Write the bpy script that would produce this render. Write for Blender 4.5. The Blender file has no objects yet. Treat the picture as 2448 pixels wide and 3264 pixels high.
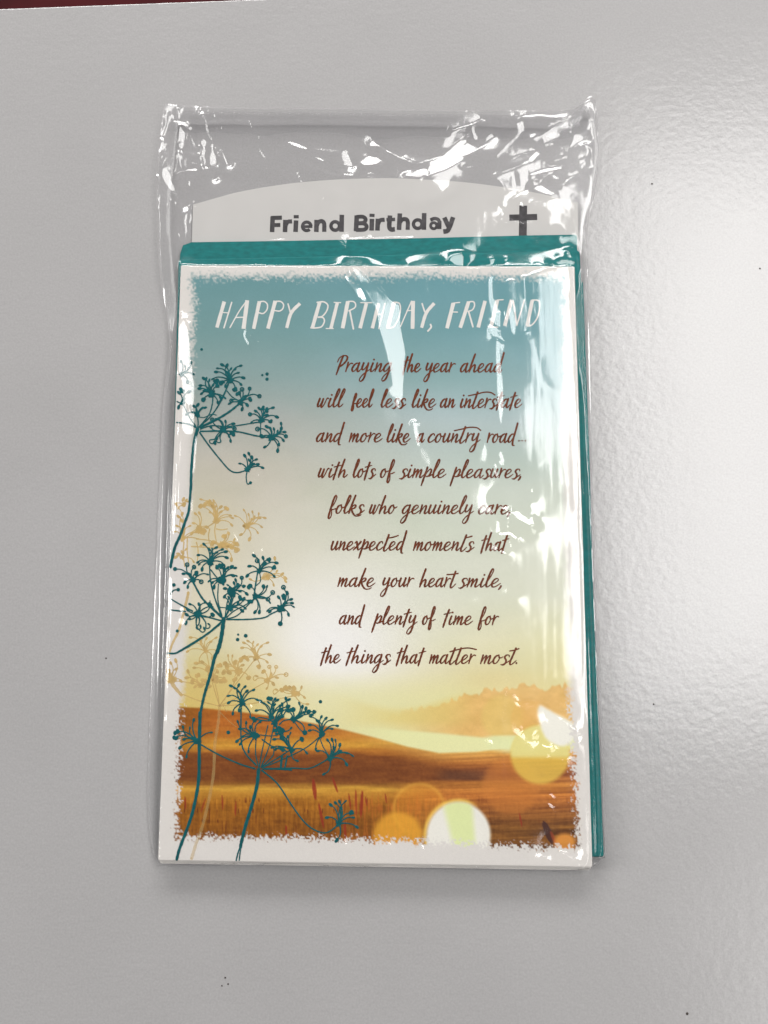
import bpy, math, random
import numpy as np
from mathutils import Matrix, Euler, Vector

# ------------------------------------------------------------------ camera
sc = bpy.context.scene
COL = sc.collection
FOCAL = 2650.0
PW, PH = 2448.0, 3264.0
CAM = np.array([0.0070, -0.0244, 0.2737])
ROT = (0.1368, 0.0158, 0.0056)
cd = bpy.data.cameras.new("camera")
cam = bpy.data.objects.new("camera", cd)
COL.objects.link(cam)
cam.location = CAM
cam.rotation_euler = ROT
cd.sensor_fit = 'VERTICAL'
cd.sensor_height = 36.0
cd.lens = FOCAL / PH * 36.0
cd.clip_start = 0.01
cd.clip_end = 20
sc.camera = cam

# ------------------------------------------------------------------ light
w = bpy.data.worlds.new("World")
sc.world = w
w.use_nodes = True
bg = w.node_tree.nodes['Background']
bg.inputs[0].default_value = (1.0, 0.985, 0.975, 1)
bg.inputs[1].default_value = 0.115

def ceiling_lamp(x, y, z, sx, sy, radiance, col=(1.0, 0.985, 0.965)):
    """rectangular ceiling light panel looking straight down"""
    d = bpy.data.lights.new("ceiling_lamp", 'AREA')
    d.shape = 'RECTANGLE'
    d.size, d.size_y = sx, sy
    d.energy = radiance * sx * sy * math.pi
    d.color = col
    o = bpy.data.objects.new("ceiling_lamp", d)
    o.location = (x, y, z)
    COL.objects.link(o)
    return o

LZ = 1.5
MAIN = (0.78, 0.45)
TOP = (-0.30, 3.20)
ceiling_lamp(MAIN[0], MAIN[1], LZ, 0.64, 1.30, 6.6)
ceiling_lamp(1.02, -1.05, LZ, 0.62, 1.10, 2.8)
ceiling_lamp(TOP[0], TOP[1], LZ, 3.00, 1.80, 12.5)
ceiling_lamp(-1.95, 1.75, LZ, 0.62, 1.20, 8.0)
# a lower lamp far to the left: it throws the narrow shadow along the right side of the stack
low = ceiling_lamp(-2.60, 0.12, 1.34, 0.60, 0.60, 24.0)
low.rotation_euler = (Vector((-2.60, 0.12, 1.34)) - Vector((0, 0, 0))).to_track_quat('Z', 'Y').to_euler()

sc.view_settings.view_transform = 'Standard'
sc.view_settings.look = 'None'
sc.view_settings.exposure = 0.09
sc.view_settings.gamma = 1.0
sc.cycles.use_denoising = True
sc.cycles.transparent_max_bounces = 24
sc.cycles.max_bounces = 10
sc.cycles.sample_clamp_indirect = 6.0

# ------------------------------------------------------------------ helpers
R = np.array(Euler(ROT, 'XYZ').to_matrix())
rng = np.random.default_rng(7)
random.seed(7)

def U(P, z):
    """pixel of the photograph -> point on the horizontal plane at height z"""
    P = np.atleast_2d(np.asarray(P, float))
    d = np.stack([(P[:, 0] - PW / 2) / FOCAL, -(P[:, 1] - PH / 2) / FOCAL, -np.ones(len(P))], 1) @ R.T
    t = (z - CAM[2]) / d[:, 2]
    return CAM + d * t[:, None]

def proj(Q):
    q = (np.atleast_2d(Q) - CAM) @ R
    return np.stack([PW / 2 + FOCAL * q[:, 0] / -q[:, 2], PH / 2 - FOCAL * q[:, 1] / -q[:, 2]], 1)

def lin(c):
    c = np.asarray(c, float) / 255.0
    return np.where(c <= 0.04045, c / 12.92, ((c + 0.055) / 1.055) ** 2.4)

def np_mesh(name, V, F4=None, F3=None, smooth=True):
    me = bpy.data.meshes.new(name)
    V = np.asarray(V, np.float32)
    me.vertices.add(len(V))
    me.vertices.foreach_set('co', V.ravel())
    loops, starts, n = [], [], 0
    if F4 is not None and len(F4):
        F4 = np.asarray(F4, np.int32)
        loops.append(F4.ravel()); starts.append(np.arange(len(F4)) * 4); n = len(F4) * 4
    if F3 is not None and len(F3):
        F3 = np.asarray(F3, np.int32)
        loops.append(F3.ravel()); starts.append(n + np.arange(len(F3)) * 3)
    L = np.concatenate(loops); S = np.concatenate(starts)
    me.loops.add(len(L)); me.loops.foreach_set('vertex_index', L)
    me.polygons.add(len(S)); me.polygons.foreach_set('loop_start', S.astype(np.int32))
    me.update(calc_edges=True)
    me.polygons.foreach_set('use_smooth', np.full(len(S), smooth))
    me.validate()
    return me

def obj(name, me, mat, parent=None):
    o = bpy.data.objects.new(name, me)
    COL.objects.link(o)
    if mat: me.materials.append(mat)
    if parent: o.parent = parent
    return o

def empty(name, label=None, cat=None, loc=(0, 0, 0)):
    o = bpy.data.objects.new(name, None)
    COL.objects.link(o)
    o.empty_display_size = 0.01
    if label: o['label'] = label; o['category'] = cat
    return o

def slab(name, poly, z0, z1, mat, parent=None, zfun=None):
    """a thin sheet with a polygonal outline (world xy), bottom z0, top z1"""
    P = np.asarray(poly)[:, :2]
    # orientation
    a = 0.5 * np.sum(P[:, 0] * np.roll(P[:, 1], -1) - P[:, 1] * np.roll(P[:, 0], -1))
    if a < 0: P = P[::-1]
    n = len(P)
    me = bpy.data.meshes.new(name)
    V = [(x, y, z0) for x, y in P] + [(x, y, z1) for x, y in P]
    F = [tuple(range(n, 2 * n)), tuple(range(n - 1, -1, -1))] + [(i, (i + 1) % n, n + (i + 1) % n, n + i) for i in range(n)]
    me.from_pydata(V, [], F)
    me.update()
    return obj(name, me, mat, parent)

def material(name, color, rough=0.5, spec=0.5, **kw):
    m = bpy.data.materials.new(name)
    m.use_nodes = True
    b = m.node_tree.nodes['Principled BSDF']
    b.inputs['Base Color'].default_value = (*color, 1)
    b.inputs['Roughness'].default_value = rough
    b.inputs['Specular IOR Level'].default_value = spec
    for k, v in kw.items(): b.inputs[k].default_value = v
    return m, m.node_tree, b

def noise_into(nt, b, base, amt, scale, detail=6, bump=0.0, bump_dist=0.0001, bscale=None, stretch=None):
    """vary the base colour a little and add fine relief"""
    N, L = nt.nodes, nt.links
    tc = N.new('ShaderNodeTexCoord')
    mp = N.new('ShaderNodeMapping')
    if stretch: mp.inputs['Scale'].default_value = stretch
    L.new(tc.outputs['Object'], mp.inputs['Vector'])
    n = N.new('ShaderNodeTexNoise'); n.inputs['Scale'].default_value = scale; n.inputs['Detail'].default_value = detail
    L.new(mp.outputs[0], n.inputs['Vector'])
    r = N.new('ShaderNodeMapRange')
    r.inputs['From Min'].default_value = 0.3; r.inputs['From Max'].default_value = 0.7
    r.inputs['To Min'].default_value = 1 - amt; r.inputs['To Max'].default_value = 1 + amt
    L.new(n.outputs['Fac'], r.inputs['Value'])
    v = N.new('ShaderNodeVectorMath'); v.operation = 'SCALE'
    v.inputs[0].default_value = base
    L.new(r.outputs[0], v.inputs['Scale'])
    L.new(v.outputs[0], b.inputs['Base Color'])
    if bump:
        n2 = N.new('ShaderNodeTexNoise'); n2.inputs['Scale'].default_value = bscale or scale * 8; n2.inputs['Detail'].default_value = 4
        L.new(mp.outputs[0], n2.inputs['Vector'])
        bp = N.new('ShaderNodeBump'); bp.inputs['Strength'].default_value = bump; bp.inputs['Distance'].default_value = bump_dist
        L.new(n2.outputs['Fac'], bp.inputs['Height'])
        L.new(bp.outputs[0], b.inputs['Normal'])

# ------------------------------------------------------------------ materials
TABLE = (0.394, 0.386, 0.388)
m_table, nt, b = material("coated_board", TABLE, 0.23, 0.85)
noise_into(nt, b, TABLE, 0.025, 22, 8, bump=0.8, bump_dist=0.00008, bscale=520)
if True:   # coarser orange-peel relief on top of the fine one, and small change of gloss
    N, L = nt.nodes, nt.links
    tc = [n for n in N if n.type == 'TEX_COORD'][0]
    bp = [n for n in N if n.type == 'BUMP'][0]
    n3 = N.new('ShaderNodeTexNoise'); n3.inputs['Scale'].default_value = 290; n3.inputs['Detail'].default_value = 5
    L.new(tc.outputs['Object'], n3.inputs['Vector'])
    b2 = N.new('ShaderNodeBump'); b2.inputs['Strength'].default_value = 0.6; b2.inputs['Distance'].default_value = 0.00012
    L.new(n3.outputs['Fac'], b2.inputs['Height']); L.new(bp.outputs[0], b2.inputs['Normal'])
    L.new(b2.outputs[0], b.inputs['Normal'])
if True:
    n4 = N.new('ShaderNodeTexNoise'); n4.inputs['Scale'].default_value = 1500; n4.inputs['Detail'].default_value = 3
    n5 = N.new('ShaderNodeTexNoise'); n5.inputs['Scale'].default_value = 7; n5.inputs['Detail'].default_value = 8; n5.inputs['Roughness'].default_value = 0.7
    L.new(tc.outputs['Object'], n4.inputs['Vector']); L.new(tc.outputs['Object'], n5.inputs['Vector'])
    r4 = N.new('ShaderNodeMapRange'); r4.inputs['From Min'].default_value = 0.3; r4.inputs['From Max'].default_value = 0.7; r4.inputs['To Min'].default_value = 0.94; r4.inputs['To Max'].default_value = 1.06
    r5 = N.new('ShaderNodeMapRange'); r5.inputs['From Min'].default_value = 0.3; r5.inputs['From Max'].default_value = 0.7; r5.inputs['To Min'].default_value = 0.24; r5.inputs['To Max'].default_value = 0.21
    L.new(n4.outputs['Fac'], r4.inputs['Value']); L.new(n5.outputs['Fac'], r5.inputs['Value'])
    src_ = b.inputs['Base Color'].links[0].from_socket
    v4 = N.new('ShaderNodeVectorMath'); v4.operation = 'SCALE'
    L.new(src_, v4.inputs[0]); L.new(r4.outputs[0], v4.inputs['Scale']); L.new(v4.outputs[0], b.inputs['Base Color'])
    L.new(r5.outputs[0], b.inputs['Roughness'])
m_red, nt, b = material("dark_red_surface", (0.05, 0.003, 0.005), 0.6, 0.08)
noise_into(nt, b, (0.055, 0.003, 0.005), 0.25, 60)
PAPER = (0.69, 0.66, 0.63)
m_paper, nt, b = material("card_stock", PAPER, 0.45, 0.2)
noise_into(nt, b, PAPER, 0.02, 120, bump=0.3, bump_dist=0.00002, bscale=1500)
m_head, nt, b = material("header_stock", PAPER, 0.5)
noise_into(nt, b, (0.545, 0.53, 0.515), 0.02, 90, bump=0.3, bump_dist=0.00002, bscale=1500)
ENV = (0.003, 0.168, 0.168)
m_env, nt, b = material("teal_paper", ENV, 0.6, 0.2)
noise_into(nt, b, ENV, 0.16, 420, bump=0.8, bump_dist=0.00003, bscale=1800, stretch=(1, 2.2, 1))
m_brown, nt, b = material("brown_ink", (0.05, 0.014, 0.006), 0.4, 0.15); noise_into(nt, b, (0.135, 0.030, 0.008), 0.3, 500)
m_white, nt, b = material("unprinted_white", PAPER, 0.45, 0.15); noise_into(nt, b, (0.74, 0.71, 0.68), 0.03, 300)
m_black, nt, b = material("black_ink", (0.02, 0.018, 0.02), 0.5, 0.15); noise_into(nt, b, (0.062, 0.058, 0.062), 0.35, 500)
m_teal, nt, b = material("teal_foil", (0.0, 0.06, 0.075), 0.30, 0.22); noise_into(nt, b, (0.0, 0.092, 0.102), 0.2, 500)
m_gold = bpy.data.materials.new("golden_ink")
if True:
    m_gold.use_nodes = True
    nt = m_gold.node_tree; N, L = nt.nodes, nt.links
    b = N['Principled BSDF']; b.inputs['Roughness'].default_value = 0.5
    noise_into(nt, b, (0.70, 0.49, 0.18), 0.12, 400)
    tr = N.new('ShaderNodeBsdfTransparent'); mx = N.new('ShaderNodeMixShader'); mx.inputs[0].default_value = 0.58
    L.new(tr.outputs[0], mx.inputs[1]); L.new(b.outputs[0], mx.inputs[2])
    L.new(mx.outputs[0], N['Material Output'].inputs['Surface'])

def film_material(name, haze, tint, rough, base=0.085):
    m = bpy.data.materials.new(name); m.use_nodes = True
    nt = m.node_tree; N, L = nt.nodes, nt.links
    for n in list(N):
        if n.type != 'OUTPUT_MATERIAL': N.remove(n)
    out = [n for n in N][0]
    tr = N.new('ShaderNodeBsdfTransparent'); tr.inputs[0].default_value = (*tint, 1)
    df = N.new('ShaderNodeBsdfDiffuse'); df.inputs[0].default_value = (0.75, 0.74, 0.73, 1)
    m1 = N.new('ShaderNodeMixShader'); m1.inputs[0].default_value = haze
    L.new(tr.outputs[0], m1.inputs[1]); L.new(df.outputs[0], m1.inputs[2])
    gl = N.new('ShaderNodeBsdfGlossy'); gl.inputs['Roughness'].default_value = rough
    gl.inputs[0].default_value = (1, 1, 1, 1)
    lw = N.new('ShaderNodeLayerWeight'); lw.inputs['Blend'].default_value = 0.5
    p = N.new('ShaderNodeMath'); p.operation = 'POWER'; p.inputs[1].default_value = 5.0
    L.new(lw.outputs['Facing'], p.inputs[0])
    r = N.new('ShaderNodeMapRange'); r.inputs['To Min'].default_value = base; r.inputs['To Max'].default_value = 0.9
    L.new(p.outputs[0], r.inputs['Value'])
    m2 = N.new('ShaderNodeMixShader')
    L.new(r.outputs[0], m2.inputs[0]); L.new(m1.outputs[0], m2.inputs[1]); L.new(gl.outputs[0], m2.inputs[2])
    L.new(m2.outputs[0], out.inputs['Surface'])
    return m
m_film = film_material("clear_film", 0.0, (1, 1, 1), 0.145, 0.080)
m_film_back = film_material("clear_film_back", 0.07, (0.985, 0.985, 0.99), 0.12, 0.03)

# ------------------------------------------------------------------ board and what lies under it
def grid_sheet(name, x0, x1, y0, y1, nx, ny, z, mat):
    xs, ys = np.linspace(x0, x1, nx), np.linspace(y0, y1, ny)
    X, Y = np.meshgrid(xs, ys)
    V = np.stack([X, Y, np.full_like(X, z)], -1).reshape(-1, 3)
    i = np.arange(nx * ny).reshape(ny, nx)
    F = np.stack([i[:-1, :-1], i[:-1, 1:], i[1:, 1:], i[1:, :-1]], -1).reshape(-1, 4)
    return obj(name, np_mesh(name, V, F), mat)

under = grid_sheet("floor", -2.5, 2.5, -2.5, 2.5, 2, 2, -0.004, m_red)
under['kind'] = 'structure'
e0, e1 = U([(0, 27)], 0)[0], U([(690, 1)], 0)[0]
d = (e1 - e0) / np.linalg.norm(e1 - e0)
a0, a1 = e0 - d * 0.45, e0 + d * 0.75
nrm = np.array([d[1], -d[0], 0])
if nrm[1] > 0: nrm = -nrm
board = slab("tabletop", [a0, a1, a1 + nrm * 0.85, a0 + nrm * 0.85], -0.0025, 0.0, m_table)
board['kind'] = 'structure'
bv = board.modifiers.new("edge", 'BEVEL'); bv.width = 0.0006; bv.segments = 3; bv.limit_method = 'ANGLE'

# ------------------------------------------------------------------ drawing with a pen: strokes become thin raised ribbons
def catmull(P, n=8):
    P = np.asarray(P, float)
    if len(P) < 3:
        t = np.linspace(0, 1, 3)[:, None]
        return P[0] * (1 - t) + P[-1] * t
    A = np.vstack([2 * P[0] - P[1], P, 2 * P[-1] - P[-2]])
    out = []
    for i in range(1, len(A) - 2):
        p0, p1, p2, p3 = A[i - 1], A[i], A[i + 1], A[i + 2]
        t = np.linspace(0, 1, n, endpoint=False)[:, None]
        out.append(0.5 * ((2 * p1) + (-p0 + p2) * t + (2 * p0 - 5 * p1 + 4 * p2 - p3) * t ** 2 + (-p0 + 3 * p1 - 3 * p2 + p3) * t ** 3))
    out.append(P[-1:])
    return np.vstack(out)

class Ink:
    def __init__(self, z, ridge=0.0, lim=None):
        self.z, self.ridge, self.V, self.F4, self.F3, self.n, self.k, self.lim = z, ridge, [], [], [], 0, 0, lim
    def _z(self):
        self.k += 1
        return self.z + (self.k % 60) * 4e-7
    def add(self, V, F4=None, F3=None):
        self.V.append(V)
        if F4 is not None: self.F4.append(np.asarray(F4) + self.n)
        if F3 is not None: self.F3.append(np.asarray(F3) + self.n)
        self.n += len(V)
    def ribbon(self, P, wd, caps=True):
        """P: points in photo pixels, wd: full width in pixels at each point"""
        P = np.asarray(P, float)
        if self.lim is not None:
            keep = self.lim(P)
            if not keep.any(): return
            idx = np.where(keep)[0]
            P = P[idx[0]:idx[-1] + 1]
            if np.ndim(wd): wd = np.asarray(wd)[idx[0]:idx[-1] + 1]
            if len(P) < 2: return
        wd = np.broadcast_to(wd, (len(P),)).astype(float)
        T = np.gradient(P, axis=0); T /= np.maximum(np.linalg.norm(T, axis=1), 1e-9)[:, None]
        Nn = np.stack([-T[:, 1], T[:, 0]], 1)
        z = self._z()
        a, c = P + Nn * wd[:, None] / 2, P - Nn * wd[:, None] / 2
        A, M, C_ = U(a, z), U(P, z), U(c, z)
        M[:, 2] += self.ridge * np.minimum(wd / 6, 1.3)
        n = len(P)
        V = np.vstack([A, M, C_]); i = np.arange(n - 1)
        self.add(V, np.vstack([np.stack([i, i + 1, n + i + 1, n + i], 1), np.stack([n + i, n + i + 1, 2 * n + i + 1, 2 * n + i], 1)]))
        if caps:
            self.blob(P[0], wd[0] / 2); self.blob(P[-1], wd[-1] / 2)
    def blob(self, c, r, squash=1.0, ang=0.0, seg=12):
        c = np.asarray(c, float)
        if self.lim is not None and not self.lim(c[None])[0]: return
        t = np.linspace(0, 2 * math.pi, seg, endpoint=False)
        E = np.stack([np.cos(t), np.sin(t) * squash], 1) * r
        ca, sa = math.cos(ang), math.sin(ang)
        E = E @ np.array([[ca, sa], [-sa, ca]]) + c
        z = self._z()
        V = np.vstack([U(E, z), U(c[None], z)]); V[-1, 2] += self.ridge
        i = np.arange(seg)
        self.add(V, None, np.stack([i, (i + 1) % seg, np.full(seg, seg)], 1))
    def build(self, name, mat, parent):
        me = np_mesh(name, np.vstack(self.V), np.vstack(self.F4) if self.F4 else None, np.vstack(self.F3) if self.F3 else None)
        # all faces look up
        nz = np.zeros(len(me.polygons) * 3); me.polygons.foreach_get('normal', nz)
        flip = np.where(nz.reshape(-1, 3)[:, 2] < 0)[0]
        if len(flip):
            for k in flip: me.polygons[int(k)].flip()
            me.update()
        return obj(name, me, mat, parent)

def Z(off, s):
    """coordinates read in an enlarged detail of the photo -> photo pixels"""
    return lambda pts: np.asarray(pts, float) * s + np.asarray(off, float)

# ------------------------------------------------------------------ heights of the stack
Z_HEAD = 0.0010     # top of the header card
Z_ENV = 0.0032      # top of the envelope
Z_CARD = 0.0060     # top of the greeting card
QCARD = np.array([(577, 846), (1831, 850), (1888, 2763), (504, 2741)], float)

# ------------------------------------------------------------------ header card
hc = obj("header_card", bpy.data.meshes.new("tmp"), None)
bpy.data.objects.remove(hc)
T = Z((480, 280), .434)
arc = [(615, 652), (700, 628), (760, 612), (860, 594), (960, 581), (1060, 573), (1160, 569), (1240, 568), (1330, 571), (1420, 576), (1500, 583), (1600, 596), (1700, 613), (1790, 632), (1842, 648)]
arc = catmull(arc, 5)
poly = list(U(arc, Z_HEAD)) + list(U([(1872, 2640), (560, 2640)], Z_HEAD))
root = empty("header_card", "white card with a domed top edge printed Friend Birthday, behind the envelope", "card")
slab("card_sheet", poly, Z_HEAD - 0.0003, Z_HEAD, m_head, root)
ik = Ink(Z_HEAD + 0.00003)
T = Z((840, 640), .5425)
def bar(p, wd, caps=False): ik.ribbon(T(p) if len(p) == 2 else catmull(T(p), 8), wd * .70, caps)
W_ = 21
bar([(54, 92), (50, 184)], W_); bar([(45, 101), (108, 99)], 19); bar([(50, 143), (99, 142)], 18)
bar([(129, 112), (126, 184)], W_); bar([(130, 145), (142, 124), (168, 121)], 19)
bar([(191, 115), (188, 183)], W_); bar([(192, 84), (192, 103)], W_ + 2)
def ring(cx, cy, r, a0, a1, wd, sx=1.0):
    t = np.radians(np.linspace(a0, a1, 22))
    ik.ribbon(T(np.stack([cx + r * sx * np.cos(t), cy - r * np.sin(t)], 1)), wd * .62, False)
ring(254, 150, 25, 0, 315, 17); bar([(232, 152), (287, 151)], 13)
bar([(312, 112), (310, 183)], W_); bar([(313, 145), (324, 125), (343, 120), (356, 134), (357, 182)], 19)
ring(421, 148, 25, 0, 360, 18); bar([(460, 82), (458, 182)], W_)
bar([(548, 86), (543, 179)], W_); bar([(545, 95), (583, 94), (600, 110), (586, 129), (548, 131)], 18); bar([(548, 133), (590, 134), (606, 152), (592, 169), (543, 171)], 18)
bar([(637, 106), (635, 175)], W_); bar([(638, 76), (637, 95)], W_ + 2)
bar([(672, 105), (669, 175)], W_); bar([(673, 136), (685, 115), (712, 111)], 19)
bar([(743, 86), (739, 150), (750, 168), (772, 167)], W_); bar([(722, 111), (773, 109)], 16)
bar([(801, 74), (796, 171)], W_); bar([(799, 132), (812, 112), (834, 108), (847, 122), (847, 170)], 19)
ring(906, 137, 25, 0, 360, 18); bar([(944, 72), (942, 170)], W_)
ring(1000, 146, 18, 0, 360, 15); bar([(980, 113), (1005, 104), (1028, 112), (1033, 132)], 16); bar([(1034, 118), (1033, 166)], W_ - 2)
bar([(1062, 98), (1090, 158)], W_); bar([(1114, 96), (1095, 150), (1080, 176), (1056, 181)], W_)
ik.build("lettering", m_black, root)
ik = Ink(Z_HEAD + 0.00003)
bar([(1526, 28), (1523, 215)], 36); bar([(1444, 99), (1608, 95)], 28)
ik.build("cross_emblem", m_black, root)

# ------------------------------------------------------------------ envelope
root = empty("envelope", "teal paper envelope lying between the greeting card and the white header card", "envelope")
def rounded(P, r, n=4):
    P = np.asarray(P, float); out = []
    for i in range(len(P)):
        a, b_, c = P[i - 1], P[i], P[(i + 1) % len(P)]
        u = (a - b_) / np.linalg.norm(a - b_); v = (c - b_) / np.linalg.norm(c - b_)
        for t in np.linspace(0, 1, n):
            out.append(b_ + u * r * (1 - t) ** 2 + v * r * t ** 2)
    return np.array(out)
body = rounded([(568, 826), (1849, 797), (1926, 2733), (520, 2715)], 9)
flap = rounded([(581, 772), (1839, 748), (1841, 900), (576, 900)], 8)
flap = np.array([p for p in flap])
fl = [(574, 810), (583, 782), (610, 772), (900, 768), (1300, 760), (1700, 750), (1832, 748), (1839, 752), (1842, 900), (572, 900)]
slab("back_panel", U(flap if False else fl, Z_HEAD + 0.0008), Z_HEAD + 0.0003, Z_HEAD + 0.0008, m_env, root)
o = slab("front_panel", U(body, Z_ENV), Z_HEAD + 0.0011, Z_ENV, m_env, root)
bv = o.modifiers.new("fold", 'BEVEL'); bv.width = 0.0007; bv.segments = 3; bv.limit_method = 'ANGLE'; bv.angle_limit = math.radians(60)
# glued side seam showing along the right border of the envelope
seam = [(1858, 900), (1880, 1500), (1912, 2728), (1905, 2728), (1873, 1500), (1852, 900)]
slab("side_seam", U(seam, Z_ENV + 0.00012), Z_ENV + 0.00003, Z_ENV + 0.00012, m_env, root)

# ------------------------------------------------------------------ greeting card: printed front
root = empty("greeting_card", "folded birthday card with teal flowers and an amber field printed on its front", "card")
CARD = root
WC = U(QCARD, Z_CARD)
# inner leaves, each a sheet peeping out a little at the bottom edge
for k, (dz, dy) in enumerate(((0.0036, 11), (0.0046, 7), (0.0053, 3))):
    q = QCARD + np.array([(3, 4), (-2, 4), (-6 + k * 2, dy), (6 - k * 2, dy)])
    slab("inner_leaf", rounded(U(q, dz)[:, :2], 0.0006), dz - 0.00028, dz, m_paper, root)
slab("card_board", rounded(WC[:, :2], 0.0005), Z_CARD - 0.00035, Z_CARD - 0.00002, m_paper, root)

# colours of the print, computed point by point on a fine mesh
NU, NV = 460, 680
u = np.linspace(0.0006, 0.9994, NU); v = np.linspace(0.0006, 0.9994, NV)
UU, VV = np.meshgrid(u, v)
def bil(Q, a, b_):
    return (Q[0] * ((1 - a) * (1 - b_))[..., None] + Q[1] * (a * (1 - b_))[..., None] + Q[2] * (a * b_)[..., None] + Q[3] * ((1 - a) * b_)[..., None])
W3 = bil(WC, UU, VV).reshape(-1, 3)
PX = proj(W3)
X, Y = PX[:, 0], PX[:, 1]

def vnoise(x, y, seed):
    """smooth value noise, numpy"""
    r = np.random.default_rng(seed).random((256, 256))
    xi, yi = np.floor(x).astype(int), np.floor(y).astype(int)
    fx, fy = x - xi, y - yi
    fx, fy = fx * fx * (3 - 2 * fx), fy * fy * (3 - 2 * fy)
    g = lambda i, j: r[i % 256, j % 256]
    return (g(xi, yi) * (1 - fx) + g(xi + 1, yi) * fx) * (1 - fy) + (g(xi, yi + 1) * (1 - fx) + g(xi + 1, yi + 1) * fx) * fy
def fbm(x, y, seed, o=4):
    s, a, t = 0, 1, 0
    for k in range(o):
        s = s + a * vnoise(x * 2 ** k, y * 2 ** k, seed + k); t += a; a *= 0.5
    return s / t
def sm(a, b_, x):
    t = np.clip((x - a) / (b_ - a), 0, 1)
    return t * t * (3 - 2 * t)
def mix(c, col, m):
    return c * (1 - m[:, None]) + np.asarray(col, float) * m[:, None]
def curve(pts, x):
    p = np.array(pts, float)
    return np.interp(x, p[:, 0], p[:, 1])

def grad(pts):
    ys = [p[0] for p in pts]
    return np.stack([np.interp(Y, ys, [p[1][k] for p in pts]) for k in range(3)], 1)
skyL = grad([(880, (80, 136, 142)), (1050, (96, 142, 145)), (1200, (122, 150, 148)), (1330, (156, 160, 152)), (1480, (184, 178, 164)), (1700, (198, 194, 176)), (1950, (208, 202, 176)), (2060, (206, 198, 158)), (2160, (204, 190, 130)), (2250, (206, 186, 112))])
skyR = grad([(880, (76, 140, 150)), (1050, (90, 146, 155)), (1200, (122, 162, 166)), (1350, (160, 180, 178)), (1550, (186, 195, 182)), (1900, (206, 208, 188)), (2050, (212, 208, 165)), (2200, (218, 205, 150)), (2350, (222, 220, 160))])
s_ = sm(700, 1500, X)[:, None]
c = skyL * (1 - s_) + skyR * s_
c = c * 0.90 + 24 * np.array([.95, 1, 1.02]) * sm(1900, 1000, Y)[:, None] + c * 0.10 * sm(1000, 1900, Y)[:, None]
c += (fbm(X / 220, Y / 120, 3) - 0.5)[:, None] * np.array([14, 10, 16])
lum = c @ np.array([.3, .59, .11])
ds = 0.20 * sm(1600, 1300, Y)
c = c * (1 - ds[:, None]) + (lum * ds)[:, None]
# white glow of the low sun
g = np.exp(-(((X - 1075) / 270) ** 2 + ((Y - 2050) / 240) ** 2) ** 1.2)
c = mix(c, (236, 234, 234), np.clip(g * 1.0, 0, 1))
g = np.exp(-(((X - 1300) / 420) ** 2 + ((Y - 1950) / 260) ** 2))
c = mix(c, (216, 216, 206), 0.45 * g)
# yellow-green band above the hills
g = sm(2120, 2230, Y) * sm(2420, 2330, Y)
c = mix(c, (216, 214, 160), 0.65 * g * sm(620, 1150, X))
g = np.exp(-(((X - 700) / 190) ** 2 + ((Y - 2200) / 75) ** 2))
c = mix(c, (206, 174, 98), 0.42 * g)
g = np.exp(-(((X - 640) / 110) ** 2 + ((Y - 1690) / 90) ** 2))
c = mix(c, (206, 184, 128), 0.30 * g)
# far mountain and the tree belts on the right
n1 = 0.55 * fbm(X / 40, Y * 0, 21, 2) + 0.75 * vnoise(X / 8, Y * 0, 23)
t0 = curve([(1200, 2310), (1320, 2262), (1460, 2232), (1530, 2205), (1600, 2194), (1700, 2190), (1722, 2210), (1760, 2192), (1860, 2182)], X) - (n1 - 0.5) * 26
t1 = curve([(1200, 2322), (1400, 2338), (1540, 2352), (1680, 2356), (1900, 2366)], X)
mt = sm(t0 - 4, t0 + 4, Y) * sm(t1 + 8, t1 - 8, Y) * sm(1180, 1520, X)
tc_ = (218, 172, 100) + (fbm(X / 30, Y / 18, 31) - 0.5)[:, None] * 30
c = c * (1 - 0.9 * mt[:, None]) + tc_ * 0.9 * mt[:, None]
mt2 = sm(2215, 2250, Y - 30 * np.sin(X / 90)) * sm(2330, 2290, Y) * sm(1020, 1300, X) * sm(1560, 1400, X)
c = mix(c, (214, 192, 112), 0.55 * mt2)
mt3 = sm(-60, 60, Y - curve([(1350, 2110), (1600, 2150), (1900, 2230)], X)) * sm(1400, 1600, X) * sm(2250, 2150, Y)
c = mix(c, (220, 196, 140), 0.5 * mt3)
# bright meadow strip
m = sm(t1 - 6, t1 + 8, Y) * sm(1050, 1300, X)
c = mix(c, (222, 222, 168), m)
# big hill, left to right
hill = curve([(540, 2252), (640, 2256), (760, 2268), (880, 2284), (1000, 2306), (1080, 2322), (1200, 2352), (1300, 2380), (1400, 2400), (1520, 2396), (1600, 2386), (1720, 2385), (1860, 2390)], X)
mh = sm(hill - 4, hill + 5, Y)
wob = (fbm(X / 160, Y / 14, 41) - 0.5)
hc_ = np.stack([np.interp(Y + wob * 26, [2250, 2300, 2345, 2372, 2392, 2420, 2470, 2495, 2512, 2530, 2560, 2620, 2720],
      [a[k] for a in [(172, 96, 30), (172, 92, 32), (182, 108, 38), (204, 142, 54), (176, 104, 38), (138, 74, 26), (122, 64, 20), (138, 84, 30), (206, 148, 58), (186, 124, 44), (160, 96, 24), (140, 80, 18), (122, 68, 14)]]) for k in range(3)], 1)
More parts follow.
